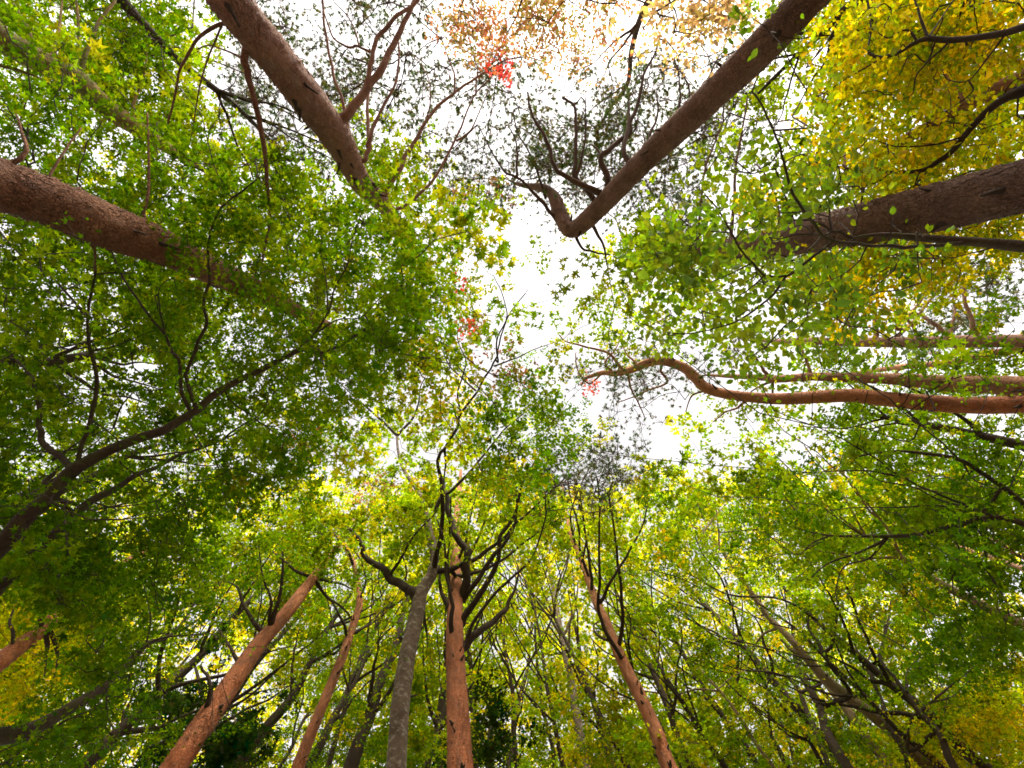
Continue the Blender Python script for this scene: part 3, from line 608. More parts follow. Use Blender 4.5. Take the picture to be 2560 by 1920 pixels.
SAPLINGS = {140: 'leftmost thin sapling stem at the bottom edge, in deep shade', 390: 'thin dark sapling just left of the spiked orange pine foot', 660: 'thin dark sapling midway between the two slanting orange pines',
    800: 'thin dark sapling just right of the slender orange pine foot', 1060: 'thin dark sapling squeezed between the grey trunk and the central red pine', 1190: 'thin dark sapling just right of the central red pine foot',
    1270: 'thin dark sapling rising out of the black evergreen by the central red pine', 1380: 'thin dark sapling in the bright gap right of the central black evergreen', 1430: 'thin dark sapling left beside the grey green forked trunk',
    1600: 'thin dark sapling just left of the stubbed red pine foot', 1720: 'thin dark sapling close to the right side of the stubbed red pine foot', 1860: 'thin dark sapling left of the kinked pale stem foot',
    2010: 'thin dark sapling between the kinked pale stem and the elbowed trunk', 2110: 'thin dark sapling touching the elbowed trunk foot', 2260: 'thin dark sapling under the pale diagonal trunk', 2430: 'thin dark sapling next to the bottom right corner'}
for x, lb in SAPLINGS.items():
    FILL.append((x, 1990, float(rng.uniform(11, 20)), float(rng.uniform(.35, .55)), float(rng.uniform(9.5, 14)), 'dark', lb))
for (x, y, w, fr, h0, mt, lb) in FILL:
    s = np.array([x, y], float); n = 7
    d = VP + rng.normal(0, 90, 2) * (lb in SAPLINGS.values()) - s; pr = np.array([-d[1], d[0]]) / np.linalg.norm(d)
    k = np.linspace(0, 1, n)
    wob = np.cumsum(rng.normal(0, 7, n)) * (k > 0)
    pts = [((s + d * fr * t + pr * o)[0] * 2.44, (s + d * fr * t + pr * o)[1] * 2.44, w * (1 - .75 * t) * 2.44) for t, o in zip(k, wob)]
    h1 = h0 / (1 - fr) * .85
    lim = []
    for q in range(5):
        i0 = rng.integers(2, n - 1); a = rng.uniform(.25, .6) * rng.choice([-1, 1]); L = np.linalg.norm(d) * rng.uniform(.12, .25)
        dd = d / np.linalg.norm(d); dd = np.array([dd[0] * math.cos(a) - dd[1] * math.sin(a), dd[0] * math.sin(a) + dd[1] * math.cos(a)])
        p0 = np.array(pts[i0][:2]) / 2.44; lp = [p0]
        for e in range(4):
            dd2 = dd * (1 - e * .12) + d / np.linalg.norm(d) * e * .12 + rng.normal(0, .12, 2)
            lp.append(lp[-1] + dd2 * L / 4)
        lim.append((1, pts[i0][2] * .55, 6, 1.2, [tuple(p * 2.44) for p in lp]))
    kind = 'pine' if mt == 'pinetwig' else 'maple'
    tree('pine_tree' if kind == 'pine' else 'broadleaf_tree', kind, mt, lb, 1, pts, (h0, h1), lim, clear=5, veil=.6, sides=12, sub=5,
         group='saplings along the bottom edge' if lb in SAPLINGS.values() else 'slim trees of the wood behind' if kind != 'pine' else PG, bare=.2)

def smoothnoise(n, amp, g):
    a = g.normal(0, 1, (n, 3)); k = np.array([.25, .5, .25])
    for _ in range(2):
        a = np.stack([np.convolve(np.pad(a[:, i], 1, mode='edge'), k, 'valid') for i in range(3)], 1)
    return a * amp

CLEAR = []      # photo polylines that stay bare: pts, half widths, heights, strength
def build_skeleton(T, ti):
    g = np.random.default_rng(100 + ti)
    px = zpx(T['zone'], T['pts']); w = np.array([p[2] for p in T['pts']]) / 2.44
    s = cum(px)
    h0, h1 = T['h']
    h = 1 / (1 / h0 + (1 / h1 - 1 / h0) * s / s[-1])
    sub = T['sub']
    P2 = catmull(np.column_stack([px, w, 1 / h]), sub)
    x, y, w2, h2 = P2[:, 0], P2[:, 1], np.maximum(P2[:, 2], 1.5), 1 / P2[:, 3]
    W = unproj(x, y, h2)
    depth = (W - CAM) @ M3[:, 2] * -1
    R = w2 * depth / (2 * F)
    # the part below the frame: a curve that carries on to the ground
    p0 = W[0]; t0 = W[min(len(W) - 1, sub)] - W[0]; t0 /= np.linalg.norm(t0)
    if t0[2] < .35:
        t0[2] = .35; t0 /= np.linalg.norm(t0)
    H = p0[2] + .15
    lean = -t0[:2] / max(t0[2], .35); ll = np.linalg.norm(lean)
    if ll > .45: lean *= .45 / ll
    base = np.array([p0[0] + lean[0] * H * .8, p0[1] + lean[1] * H * .8, -.15])
    u = np.linspace(0, 1, 22)[:-1, None]
    c1 = base + np.array([0, 0, H * .4]); c2 = p0 - t0 * H * .35
    low = (1 - u) ** 3 * base + 3 * (1 - u) ** 2 * u * c1 + 3 * (1 - u) * u ** 2 * c2 + u ** 3 * p0
    rl = R[0] * (1.12 - .12 * u[:, 0]) * (1 + .5 * np.exp(-u[:, 0] * 14))
    T['P'] = np.vstack([low, W]); T['R'] = np.concatenate([rl, R]); T['nlow'] = len(low)
    T['base'] = np.array([base[0], base[1], 0.0])
    T['px'] = np.column_stack([x, y]); T['ph'] = h2
    c = T['clear']
    if c:
        e = min(len(x), (c - 1) * sub + 1)
        CLEAR.append((np.column_stack([x, y])[:e], w2[:e] / 2, h2[:e], T['veil'], .45 if T['flakes'] > 1000 else .25))
    # limbs
    T['L'] = []
    allpx = [T['px']]; allh = [h2]; allw = [w2]
    for (zone, wa, wb, rise, pts) in T['limbs']:
        lp = zpx(zone, pts)
        best = None
        for A, hh, ww in zip(allpx, allh, allw):
            d = np.hypot(*(A - lp[0]).T) - ww * .3; i = d.argmin()
            if best is None or d[i] < best[0]: best = (d[i], hh[i], A[i], ww[i])
        hs = best[1]
        lp = np.vstack([best[2] + (lp[0] - best[2]) * min(1, .35 * best[3] / (np.hypot(*(lp[0] - best[2])) + 1e-6)), lp]) if np.hypot(*(lp[0] - best[2])) > .35 * best[3] + 4 else lp
        ls = cum(lp); hh = hs + rise * ls / ls[-1]
        if T['kind'] == 'pine': hh = hs + rise * .8 * (ls / ls[-1]) ** 1.3
        ww = (wa + (wb - wa) * (ls / ls[-1]) ** .8) / 2.44
        Q = catmull(np.column_stack([lp, ww, hh]), 6)
        j = smoothnoise(len(Q), 1.0, g)[:, :2] * np.minimum(4.0, Q[:, 2:3] * .35) * np.minimum(1, np.linspace(0, 6, len(Q)))[:, None]
        LW = unproj(Q[:, 0] + j[:, 0], Q[:, 1] + j[:, 1], Q[:, 3])
        dep = (LW - CAM) @ M3[:, 2] * -1
        LR = np.maximum(Q[:, 2], 1.6) * dep / (2 * F)
        T['L'].append((LW, LR)); allpx.append(Q[:, :2]); allh.append(Q[:, 3]); allw.append(Q[:, 2])
        CLEAR.append((Q[:, :2], Q[:, 2] / 2 + 1.5, Q[:, 3], max(T['veil'], .9) if T['kind'] != 'pine' else T['veil'] * .85, .08))
for ti, T in enumerate(TREES): build_skeleton(T, ti)

# ------------------------------------------------------------------ foliage: what grows where
TY = ["gggggyypppppppooooooooobbYYYYYYY", "gggggyypppppppooooooooopbbYYYYYY", "gggggyypppppppooroppppppbbYYYYYY", "gggggyyppppppppppppppppbbbbYYYYY",
      "gggggggypppyypppppppppppbbbbYYYY", "ggggggggggyyyyppppppppbbbbbbYYYY", "dggggggggggggyyoppppppbbbbbbbYYY", "ddgggggggggggyyopppyyybbbbbbbYYY",
      "dddggggggggggyyrrppyybbbbbbYYYpp", "dddgggggggggggyrppyybbbbbbbYYppp", "dddddgggggggggyopgyybbbbbbbbpppg", "dddddgggggggyYYogyyypppbbbgggggg",
      "ddddddgggggyyYYgggyppppyyygggggg", "dddddgggggyyyyyggggyppppyygggggg", "ddddddggggyyyYYggggypppppyyggggd", "dddddddgggyyyyygggggpppyyyyggggd",
      "ddddddggggyyyyyyyyyyppyyyyyggddd", "ddddddgggggyyyyyyyyyyyyyyyyggddd", "Yddddddgggggyyyyyyyyyyyyyggggddd", "YYYddddgggggyyyyyyyyyyyyyggggddd",
      "YYYddddddgggyyyyyyYyyyyyyggggddd", "YYddddddddggyyyYyYYyyyyyggggdddY", "YdddddddddggyyYYyyyyyyyyggggYYYY", "dddddddddddggyydddYyyyygggggYYYY"]
CV = ["78888764433433456666556678999999", "78888764432333344432123566889999", "77888765433444455310024566889999", "66788766544444443211345556899999",
      "65777887655665555034555567899999", "66777888877777764033455678999999", "88778888888888765234456788999999", "98888888888888875334566788889999",
      "99888888888887743124567878888766", "99988888888887532235667788877665", "98898878888887644346677777766578", "89888878888767755555544466777888",
      "98898888876556777654333456788888", "98998877765546788764222246788877", "89898777654567788875643345778888", "88888766555578888877777788888888",
      "88888877766688888777777788888888", "99988888877788887788677778888877", "99998888887888888877777778887778", "99999888888888888877777778887788",
      "99999998888888888877778888888889", "99999999888888888888788888888999", "99999999998888888888788888888999", "99999999999999999999999999999999"]
TY = [list(r) for r in TY]; CV = [list(r) for r in CV]
def st(r, c, t=None, v=None):
    for k, ch in enumerate(t or ''):
        if ch != '_': TY[r][c + k] = ch
    for k, ch in enumerate(v or ''):
        if ch != '_': CV[r][c + k] = ch
for r_ in (20, 21, 22, 23): st(r_, 4, None, "5444" if r_ > 20 else "7655"); st(r_, 14, None, "66")
for r_ in range(15, 21): st(r_, 20, 'gggggg')
st(6, 16, None, "223"); st(7, 15, "yyyyy", "21345"); st(8, 15, "yyyyy", "21145"); st(9, 15, "yyyyy", "22345"); st(10, 15, "yyyyy", "33445")
st(3, 12, None, "4321"); st(4, 13, None, "5421"); st(5, 13, None, "6421"); st(12, 9, None, "77777"); st(13, 9, None, "77667"); st(11, 9, None, "88877"); st(14, 9, None, "77777")
for r_ in range(0, 5): st(r_, 25, 'YYYY')
st(5, 26, 'YY'); st(6, 27, 'YY'); st(0, 16, None, "444"); st(1, 14, None, "333")
st(0, 14, None, "44555544"); st(1, 14, None, "44443012"); st(2, 12, "pppppp", None); st(2, 16, None, "0146644")
st(3, 16, None, "456665"); st(4, 16, None, "566776"); st(5, 16, None, "466655"); st(6, 13, "yyyppp", "764"); st(7, 13, "yy", "75")
st(8, 13, "yy", "74"); st(9, 13, "gy", "75")
st(10, 14, "y", "5"); st(11, 18, "pppp", "5554")
st(12, 19, "ppgg", "3213"); st(13, 18, "gpyyyy", "522456"); st(14, 17, "pppyyyyy", "77744567"); st(15, 17, "pppyyy", "777777"); st(16, 20, "yy", None)
PAL = {
    'd': [(.062, .132, .001), (.080, .148, .001), (.046, .105, .001), (.125, .175, .002)],
    'g': [(.078, .155, .001), (.105, .178, .001), (.056, .13, .001), (.145, .19, .002)],
    'y': [(.155, .235, .002), (.20, .26, .002), (.115, .20, .002), (.29, .275, .002)],
    'Y': [(.33, .32, .002), (.42, .35, .002), (.24, .29, .002), (.47, .32, .003), (.17, .23, .002)],
    'b': [(.135, .22, .002), (.17, .245, .002), (.10, .19, .002), (.18, .22, .002)],
    'o': [(.34, .16, .05), (.38, .22, .06), (.32, .11, .04), (.26, .20, .04), (.2, .18, .03)],
    'q': [(.44, .27, .10), (.48, .31, .12), (.36, .28, .06)],
    'r': [(.52, .06, .03), (.48, .04, .03), (.5, .12, .03)],
    'z': [(.40, .43, .004), (.48, .44, .005), (.32, .41, .004), (.52, .40, .006)],  # far maple leaves, tint raised so backlight is part of the colour
    'e': [(.014, .034, .003), (.02, .04, .003)],
    'p': [(.045, .08, .018), (.06, .085, .02), (.09, .075, .015)],
}
def template(rim, fold=.0):
    V = [(0, 0, 0)] + [(r * math.cos(math.radians(a)), r * math.sin(math.radians(a)), -z) for (a, r, z) in rim]
    n = len(rim); return np.array(V, float), np.array([(0, i, i + 1) for i in range(1, n)])
MAPLE5 = template([(-150, .18, 0), (-112, .56, .10), (-84, .26, .0), (-55, .86, .12), (-27, .36, 0), (0, 1.0, .14), (27, .36, 0), (55, .86, .12), (84, .26, 0), (112, .56, .10), (150, .18, 0)])
MAPLE3 = template([(-110, .3, .02), (-60, .86, .12), (-27, .4, 0), (0, 1.0, .14), (27, .4, 0), (60, .86, .12), (110, .3, .02)])
KITE = (np.array([(-.1, 0, 0), (.4, .46, .06), (1, 0, -.08), (.4, -.46, .06)], float), np.array([(0, 2, 1), (0, 3, 2)]))
OVAL = (np.array([(0, 0, 0), (.2, .22, .03), (.5, .31, .05), (.78, .2, .02), (1, 0, -.08), (.78, -.2, .02), (.5, -.31, .05), (.2, -.22, .03), (.45, 0, -.05)], float),
        np.array([(8, (i + 1) % 8, i) for i in range(8)]))
def tarea(t):
    V, Fc = t; a = V[Fc[:, 1]] - V[Fc[:, 0]]; b = V[Fc[:, 2]] - V[Fc[:, 0]]
    return .5 * np.abs(a[:, 0] * b[:, 1] - a[:, 1] * b[:, 0]).sum()
# kind: host, leaf length, leaves per spray, spray radius, thickness
SPEC = {'d': ('maple', .044, 110, .40), 'g': ('maple', .046, 110, .42), 'y': ('maple', .086, 86, .60), 'Y': ('beech', .056, 90, .44), 'b': ('beech', .059, 54, .38),
        'o': ('any', .042, 70, .44), 'q': ('any', .048, 40, .40), 'r': ('any', .044, 50, .30), 'p': ('pine', .12, 198, .40), 'e': ('ever', .07, 100, .45), 'z': ('maple', .13, 70, .9)}
def rand_h(ty, x, y):
    low = y > 1200
    if ty == 'd': return rng.uniform(3.6, 7.5)
    if ty == 'g': return rng.uniform(5, 10) if not low else rng.uniform(7, 14)
    if ty == 'y': return rng.uniform(7, 13) if not low else rng.uniform(9, 16)
    if ty == 'z': return rng.uniform(15, 21)
    if ty == 'Y': return rng.uniform(5, 8.5) if not low else rng.uniform(8, 14)
    if ty == 'b': return rng.uniform(3.3, 5.4)
    if ty == 'o': return rng.uniform(6, 8.5)
    if ty == 'q': return rng.uniform(4.8, 6.2)
    if ty == 'r': return rng.uniform(7, 9)
    return rng.uniform(10, 16)
clumps = []   # x, y, h, type
def larea(ty, h):
    L = SPEC[ty][1]
    if ty == 'p': a = .5 * L * .017
    elif ty in 'bYq': a = tarea(OVAL) * L * L
    else: a = tarea(MAPLE3 if L * F / h > 8.5 else KITE) * L * L
    return a * .72 * (F / h) ** 2 * SPEC[ty][2]
EXT = 2
for r in range(-EXT, 24 + EXT):
    for c in range(-EXT, 32 + EXT):
        rr, cc = min(23, max(0, r)), min(31, max(0, c))
        ty0 = TY[rr][cc]; cv = int(CV[rr][cc])
        if cv == 0: continue
        cov = min(.96, cv / 10 + .04); tau = -math.log(1 - cov) * 1.15
        if ty0 == 'd': tau *= 1.1
        if ty0 == 'p': tau *= 2.0
        if rr >= 15 and ty0 in 'gyYd': tau *= 2.0
        elif ty0 in 'gd': tau *= 1.22
        if rr >= 12 and cc < 9 and ty0 == 'd': tau *= .8
        if not (0 <= r < 24 and 0 <= c < 32): tau *= .25
        tau *= math.exp(rng.normal(0, .38))
        if rr >= 15 and 0 <= c < 32:
            nz = .9 * 6400 / larea('z', 18)  # far layer of the extra bright, backlit-looking leaf tint
            for _ in range(int(nz + rng.random())): clumps.append([(c + rng.random()) * 80, (r + rng.random()) * 80, rng.uniform(15, 21), 'z'])
        left = tau * 6400.0
        while left > 0:
            ty = ty0
            if ty0 in 'dg' and rng.random() < .35: ty = 'y' if rng.random() < .75 else 'g'
            if ty0 == 'b' and rng.random() < .45: ty = 'y'
            if ty0 == 'Y' and rng.random() < .25: ty = 'y'
            if ty0 == 'o' and cc > 19 : ty = 'q'
            if rr >= 15 and ty0 in 'gy' and rng.random() < .12: ty = 'Y'
            x = (c + rng.uniform(-.25, 1.25)) * 80; y = (r + rng.uniform(-.25, 1.25)) * 80
            h = rand_h(ty, x, y)
            a = larea(ty, h)
            if a > left and rng.random() > left / a: break
            left -= a
            clumps.append([x, y, h, ty])
BLOBS = [(1243, 164, 26, 'r', 5, 7.5), (1205, 150, 60, 'o', 4, 7.8), (1062, 905, 55, 'Y', 8, 10), (1070, 900, 45, 'o', 3, 10), (1152, 817, 24, 'r', 2, 9), (1152, 817, 30, 'o', 2, 9), (1128, 710, 24, 'r', 1, 9),
         (1480, 946, 24, 'r', 4, 9.5), (758, 1120, 36, 'r', 1, 9), (770, 1105, 45, 'o', 4, 9), (923, 1202, 40, 'o', 5, 10), (504, 1110, 26, 'Y', 4, 9),
         (1095, 1020, 40, 'o', 4, 11), (1180, 1000, 40, 'Y', 6, 11), (2110, 690, 90, 'Y', 22, 5.5), (2380, 660, 50, 'Y', 8, 6.5), (2295, 1486, 30, 'Y', 6, 9), (533, 1490, 20, 'Y', 3, 9),
         (60, 1540, 90, 'Y', 9, 10), (60, 1700, 90, 'Y', 9, 10), (230, 1610, 60, 'Y', 5, 10), (30, 1790, 50, 'o', 3, 10), (290, 1730, 30, 'Y', 3, 10), (1090, 1660, 40, 'Y', 8, 14), (1230, 1700, 60, 'Y', 10, 14),
         (1290, 1600, 40, 'Y', 6, 15), (2180, 150, 40, 'o', 3, 7), (1740, 60, 40, 'o', 3, 9), (1150, 540, 60, 'o', 4, 9), (1250, 490, 26, 'o', 2, 10), (1900, 520, 30, 'Y', 3, 6),
         (1690, 640, 60, 'b', 16, 3.8), (1620, 640, 70, 'y', 10, 7)]
for (x, y, s, ty, n, h) in BLOBS:
    for _ in range(n):
        a, q = rng.uniform(0, 6.28), math.sqrt(rng.random()) * s
        clumps.append([x + q * math.cos(a), y + q * math.sin(a), h * rng.uniform(.92, 1.1), ty])

for (x, y, sx, sy, n) in [(460, 1810, 130, 120, 70), (590, 1850, 90, 90, 36), (1235, 1810, 70, 100, 16), (1180, 1890, 90, 40, 12)]:
    for _ in range(n):
        q = rng.normal(0, .55, 2)
        clumps.append([x + q[0] * sx, y + q[1] * sy, rng.uniform(7.2, 10), 'e'])

def clear_test(x, y, h, pad):
    """strength of the bare bark (or 0) that would be covered at photo points x, y by something at height h"""
    s = np.zeros(len(x)); hc = np.zeros(len(x))
    for (pp, hw, ph, st, fd) in CLEAR:
        lo = pp.min(0) - hw.max() - pad.max(); hi = pp.max(0) + hw.max() + pad.max()
        k = np.where((x > lo[0]) & (x < hi[0]) & (y > lo[1]) & (y < hi[1]))[0]
        if not len(k): continue
        for ch in np.array_split(k, max(1, len(k) // 20000)):
            dd = np.hypot(x[ch][:, None] - pp[None, :, 0], y[ch][:, None] - pp[None, :, 1])
            i = dd.argmin(1); d = dd[np.arange(len(ch)), i]
            hit = (d < hw[i] + pad[ch]) & (h[ch] < ph[i] + .05)
            sv = st * np.clip((len(hw) - i) / (fd * len(hw)), .1, 1)
            s[ch] = np.where(hit, np.maximum(s[ch], sv), s[ch]); hc[ch] = np.where(hit, np.maximum(hc[ch], ph[i]), hc[ch])
    return s, hc
CX = np.array([c[0] for c in clumps]); CY = np.array([c[1] for c in clumps]); CH = np.array([c[2] for c in clumps]); CT = np.array([c[3] for c in clumps])
s_, hc_ = clear_test(CX, CY, CH, np.full(len(CX), 4.0))
mv = (rng.random(len(CX)) < s_) & (CT != 'b')
CH = np.where(mv, hc_ + rng.uniform(.4, 3.5, len(CX)), CH)
CPOS = unproj(CX, CY, CH)

# hosts
node_of = {}; NODES = {}
for key in ('maple', 'pine', 'beech', 'any', 'ever'):
    nodes = []; own = []
    for ti, T in enumerate(TREES):
        if key == 'any':
            if T['kind'] in ('pine', 'ever'): continue
        elif key == 'beech':
            if T['kind'] not in ('beech', 'maple'): continue
        elif T['kind'] != key: continue
        P = T['P'][T['nlow']:]; P = P[int(len(P) * T['bare']):]
        for A in [P] + [l[0][2:] for l in T['L']]:
            nodes.append(A); own += [ti] * len(A)
    nodes = np.vstack(nodes); NODES[key] = nodes
    kd = kdtree.KDTree(len(nodes))
    for i, p in enumerate(nodes): kd.insert(p, i)
    kd.balance(); node_of[key] = (kd, own)
far_fix = {}
for key in ('maple', 'beech'):
    kd, ow = node_of[key]
    NP = NODES[key]
    q, dep = proj(NP); hh = NP[:, 2] - CAM[2]
    k2 = kdtree.KDTree(len(q))
    for i, p in enumerate(q): k2.insert((p[0], p[1], 0), i)
    k2.balance(); far_fix[key] = (kd, k2, hh)
for i in range(len(CPOS)):
    key = SPEC[CT[i]][0]
    if key not in far_fix or CT[i] in 'bz': continue
    kd, k2, hh = far_fix[key]
    if kd.find(CPOS[i])[2] > 1.5:
        c = k2.find_n((CX[i], CY[i], 0), 60); j = min((m[1] for m in c), key=lambda m: abs(hh[m] - CH[i]))
        if abs(hh[j] - CH[i]) < 5 and hh[j] > CH[i] - 1.5:
            CH[i] = max(3.2, hh[j] + rng.normal(.2, .7))
            CPOS[i] = unproj(CX[i], CY[i], CH[i])
        elif CY[i] > 1250 and CT[i] in 'gd':
            CH[i] = max(3.2, hh[c[0][1]] + rng.normal(.2, .5)); CPOS[i] = unproj(CX[i], CY[i], CH[i])
own = np.array([node_of[SPEC[t][0]][1][node_of[SPEC[t][0]][0].find(p)[1]] for p, t in zip(CPOS, CT)])

# ------------------------------------------------------------------ growth: twigs that carry every spray
def grow(T, pts):
    """joins the sprays to the traced wood; returns segments (parent position, child position, descendants, parent direction)"""
    P = T['P'][T['nlow']:]; P = P[int(len(P) * T['bare']):]
    S = np.vstack([P] + [l[0][2:] for l in T['L']])
    n = len(pts); ns = len(S)
    allp = np.vstack([S, pts])
    D = np.linalg.norm(pts[:, None] - S[None], axis=2)
    par = D.argmin(1); best = D.min(1); done = np.zeros(n, bool); path = np.zeros(ns + n); order = []
    for _ in range(n):
        i = np.where(done, 1e9, best).argmin(); done[i] = True; order.append(i)
        path[ns + i] = path[par[i]] + np.linalg.norm(pts[i] - allp[par[i]])
        d = np.linalg.norm(pts - pts[i], axis=1) + .6 * path[ns + i]
        m = (~done) & (d < best); best[m] = d[m]; par[m] = ns + i
    cnt = np.ones(n)
    for i in reversed(order):
        if par[i] >= ns: cnt[par[i] - ns] += cnt[i]
    return allp, par, cnt, ns

def ortho(N):
    ref = np.where(np.abs(N[:, 2:3]) < .9, np.array([[0, 0, 1.0]]), np.array([[1.0, 0, 0]]))
    A = np.cross(N, ref); A /= np.linalg.norm(A, axis=1)[:, None]
    return A, np.cross(N, A)

def prisms(bag, A, B, ra, rb, sides=3):
    """many straight tapered sticks at once"""
    n = len(A)
    if not n: return
    D = B - A; D /= np.linalg.norm(D, axis=1)[:, None] + 1e-9
    U, W = ortho(D); a = np.arange(sides) * 2 * np.pi / sides
    off = np.cos(a)[None, :, None] * U[:, None] + np.sin(a)[None, :, None] * W[:, None]
    V = np.concatenate([A[:, None] + off * np.reshape(ra, (-1, 1, 1)), B[:, None] + off * np.reshape(rb, (-1, 1, 1))], 1)
    k = np.arange(n)[:, None, None] * 2 * sides; j = np.arange(sides)
    q = np.stack([j, (j + 1) % sides, sides + (j + 1) % sides, sides + j], -1)[None] + k
    bag.add(V.reshape(-1, 3), q.reshape(-1, 4))

leaf_px_min = 11.0
nleaf_total = 0
UNIT = {}
def unit_leaf(shape, tint):
    q = tuple(round(float(t), 2) for t in tint)
    k = (shape, q)
    if k not in UNIT:
        V, Fc = OVAL if shape == 'oval' else MAPLE5
        UNIT[k] = make_mesh('leaf', V, [Fc], MAT['leaf_gloss' if shape == 'oval' else 'leaf'], np.tile(np.array([tint]), (len(V), 1)), smooth=False)
    return UNIT[k]

def build_tree(ti, T):
    global nleaf_total
    g = np.random.default_rng(500 + ti)
    base = T['base']
    root = bpy.data.objects.new(T['name'], None); C.objects.link(root)
    root.location = base; root.empty_display_size = .3
    root['label'] = T['label']; root['category'] = T['cat']
    if T['group']: root['group'] = T['group']
    P, R = T['P'] - base, T['R']
    # knots along pine trunks
    V, q, t = tube(P, R, T['sides'], lump=.012 if T['kind'] == 'pine' else .018, seed=ti)
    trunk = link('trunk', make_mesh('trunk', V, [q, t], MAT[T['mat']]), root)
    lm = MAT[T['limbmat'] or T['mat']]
    for k, (LW, LR) in enumerate(T['L']):
        sd = 10 if LR.max() > .03 else 6
        V, q, t = tube(LW - base, LR, sd, lump=.03, seed=k + ti)
        link('branch', make_mesh('branch', V, [q, t], lm if (k not in T.get('same', ())) else MAT[T['mat']]), root)
    Tn, Nn, Bn = frames(P)
    n0 = T['nlow']
    if T['flakes']:
        m = T['flakes']
        i = g.integers(n0 - 4, max(n0 + 2, int(n0 + (len(P) - n0) * .75)), m); a = g.uniform(0, 6.283, m)
        out = np.cos(a)[:, None] * Nn[i] + np.sin(a)[:, None] * Bn[i]; tan = np.cross(Tn[i], out)
        nxt = np.minimum(i + 1, len(P) - 1); f = g.random(m)[:, None]
        ctr = P[i] * (1 - f) + P[nxt] * f + out * (R[i] * (1 - f[:, 0]) + R[nxt] * f[:, 0])[:, None] * 1.004
        L = g.uniform(.018, .045, m)[:, None]; Wd = g.uniform(.012, .028, m)[:, None]; up = g.uniform(.006, .02, m)[:, None]
        rot = g.normal(0, .35, m)[:, None]
        ax = Tn[i] * np.cos(rot) + tan * np.sin(rot); sx = tan * np.cos(rot) - Tn[i] * np.sin(rot)
        cur = Wd * Wd / R[i][:, None] * .5
        v = np.stack([ctr - ax * L - sx * Wd * .7 - out * (cur - .002), ctr - ax * L + sx * Wd * .7 - out * (cur - .002), ctr + sx * Wd + out * (.004 - cur), ctr + ax * L * .9 + sx * Wd * .5 + out * up,
                      ctr + ax * L + out * up - sx * Wd * .3, ctr - sx * Wd + out * (.004 - cur)], 1)
        k = np.arange(m)[:, None] * 6
        F1 = np.concatenate([k + np.array([[0, 1, 2, 5]]), k + np.array([[5, 2, 3, 4]])])
        link('bark_flakes', make_mesh('bark_flakes', v.reshape(-1, 3), [F1], MAT[T['mat']], smooth=False), trunk, 'stuff')
    for k in range(T['stubs']):
        i = int(n0 + (len(P) - n0) * g.uniform(.02, .8)); tc_ = CAM - base - P[i]; a = math.atan2(tc_ @ Bn[i], tc_ @ Nn[i]) + g.normal(0, 1.0)
        out = math.cos(a) * Nn[i] + math.sin(a) * Bn[i]
        Ls = g.uniform(.08, .2) * (1 if R[i] > .1 else .7); r0 = min(R[i] * .4, g.uniform(.014, .036))
        d = out + Tn[i] * g.uniform(.1, .9); d /= np.linalg.norm(d)
        u = np.array([-.3, .0, .25, .6, 1.0])
        Ps = P[i] + out * R[i] * .95 + d * (u[:, None] * Ls) + smoothnoise(5, .006, g)
        V, q, t = tube(Ps, r0 * np.array([1.8, 1.3, .85, .7, .4]), 7, .05, k)
        link('branch_stub', make_mesh('branch_stub', V, [q, t], MAT['dark']), trunk)
    idx = np.where(own == ti)[0]
    if not len(idx): return
    pts = CPOS[idx]; ty = CT[idx]
    allp, par, cnt, ns = grow(T, pts)
    bag = Bag()
    # main twigs: crooked, several pieces each
    A = allp[par]; Bp = pts; ln = np.linalg.norm(Bp - A, axis=1)
    kr = .0058 if T['kind'] == 'pine' else .0036
    rad = lambda c: np.minimum(kr * c ** .42 + .0012, .015)
    r1 = rad(cnt); pr = np.where(par >= ns, rad(cnt[np.maximum(par - ns, 0)]), r1 * 1.25)
    r0 = np.minimum(pr, r1 * 1.35)
    nseg = 3
    sag = np.zeros_like(A); sag[:, 2] = -.10 * ln
    prev = A; off = g.normal(0, 1, (len(A), 3)) * (.07 * ln)[:, None]; off2 = g.normal(0, 1, (len(A), 3)) * (.045 * ln)[:, None]
    for s in range(nseg):
        u = (s + 1) / nseg
        cur = A + (Bp - A) * u + (sag + off) * (4 * u * (1 - u)) + off2 * math.sin(2 * math.pi * u)
        prisms(bag, prev - base, cur - base, r0 + (r1 - r0) * (s / nseg), r0 + (r1 - r0) * u, 3)
        prev = cur
    # sprays
    groups = {}
    for typ in np.unique(ty):
        k = np.where(ty == typ)[0]; host, LL, NL, RR = SPEC[typ]
        cen = pts[k]; hh = CH[idx][k]; n = len(k)
        pine = typ == 'p'
        K = 4 if not pine else 10
        az = g.uniform(0, 6.283, (n, 1)) + np.arange(K)[None] * 2.399 + g.normal(0, .3, (n, K))
        # plane of the spray
        tilt = g.normal(0, .22, (n, 1, 2))
        vd = np.stack([np.cos(az), np.sin(az), np.zeros_like(az)], -1)
        vd[..., 2] = (tilt * vd[..., :2]).sum(-1) + g.normal(0, .10 if not pine else .45, (n, K)) + (0.0 if not pine else .25)
        lenk = RR * g.uniform(.55, 1.15, (n, K, 1)) * g.uniform(.8, 1.2, (n, 1, 1))
        tip = cen[:, None] + vd * lenk
        mid = cen[:, None] + vd * lenk * .5 + g.normal(0, .03, (n, K, 3))
        c0 = np.repeat(cen[:, None], K, 1).reshape(-1, 3)
        if pine:
            prisms(bag, c0 - base, mid.reshape(-1, 3) - base, .006, .0045, 3)
            prisms(bag, mid.reshape(-1, 3) - base, tip.reshape(-1, 3) - base, .0045, .002, 3)
        else: prisms(bag, c0 - base, tip.reshape(-1, 3) - base, .0024, .0006, 3)
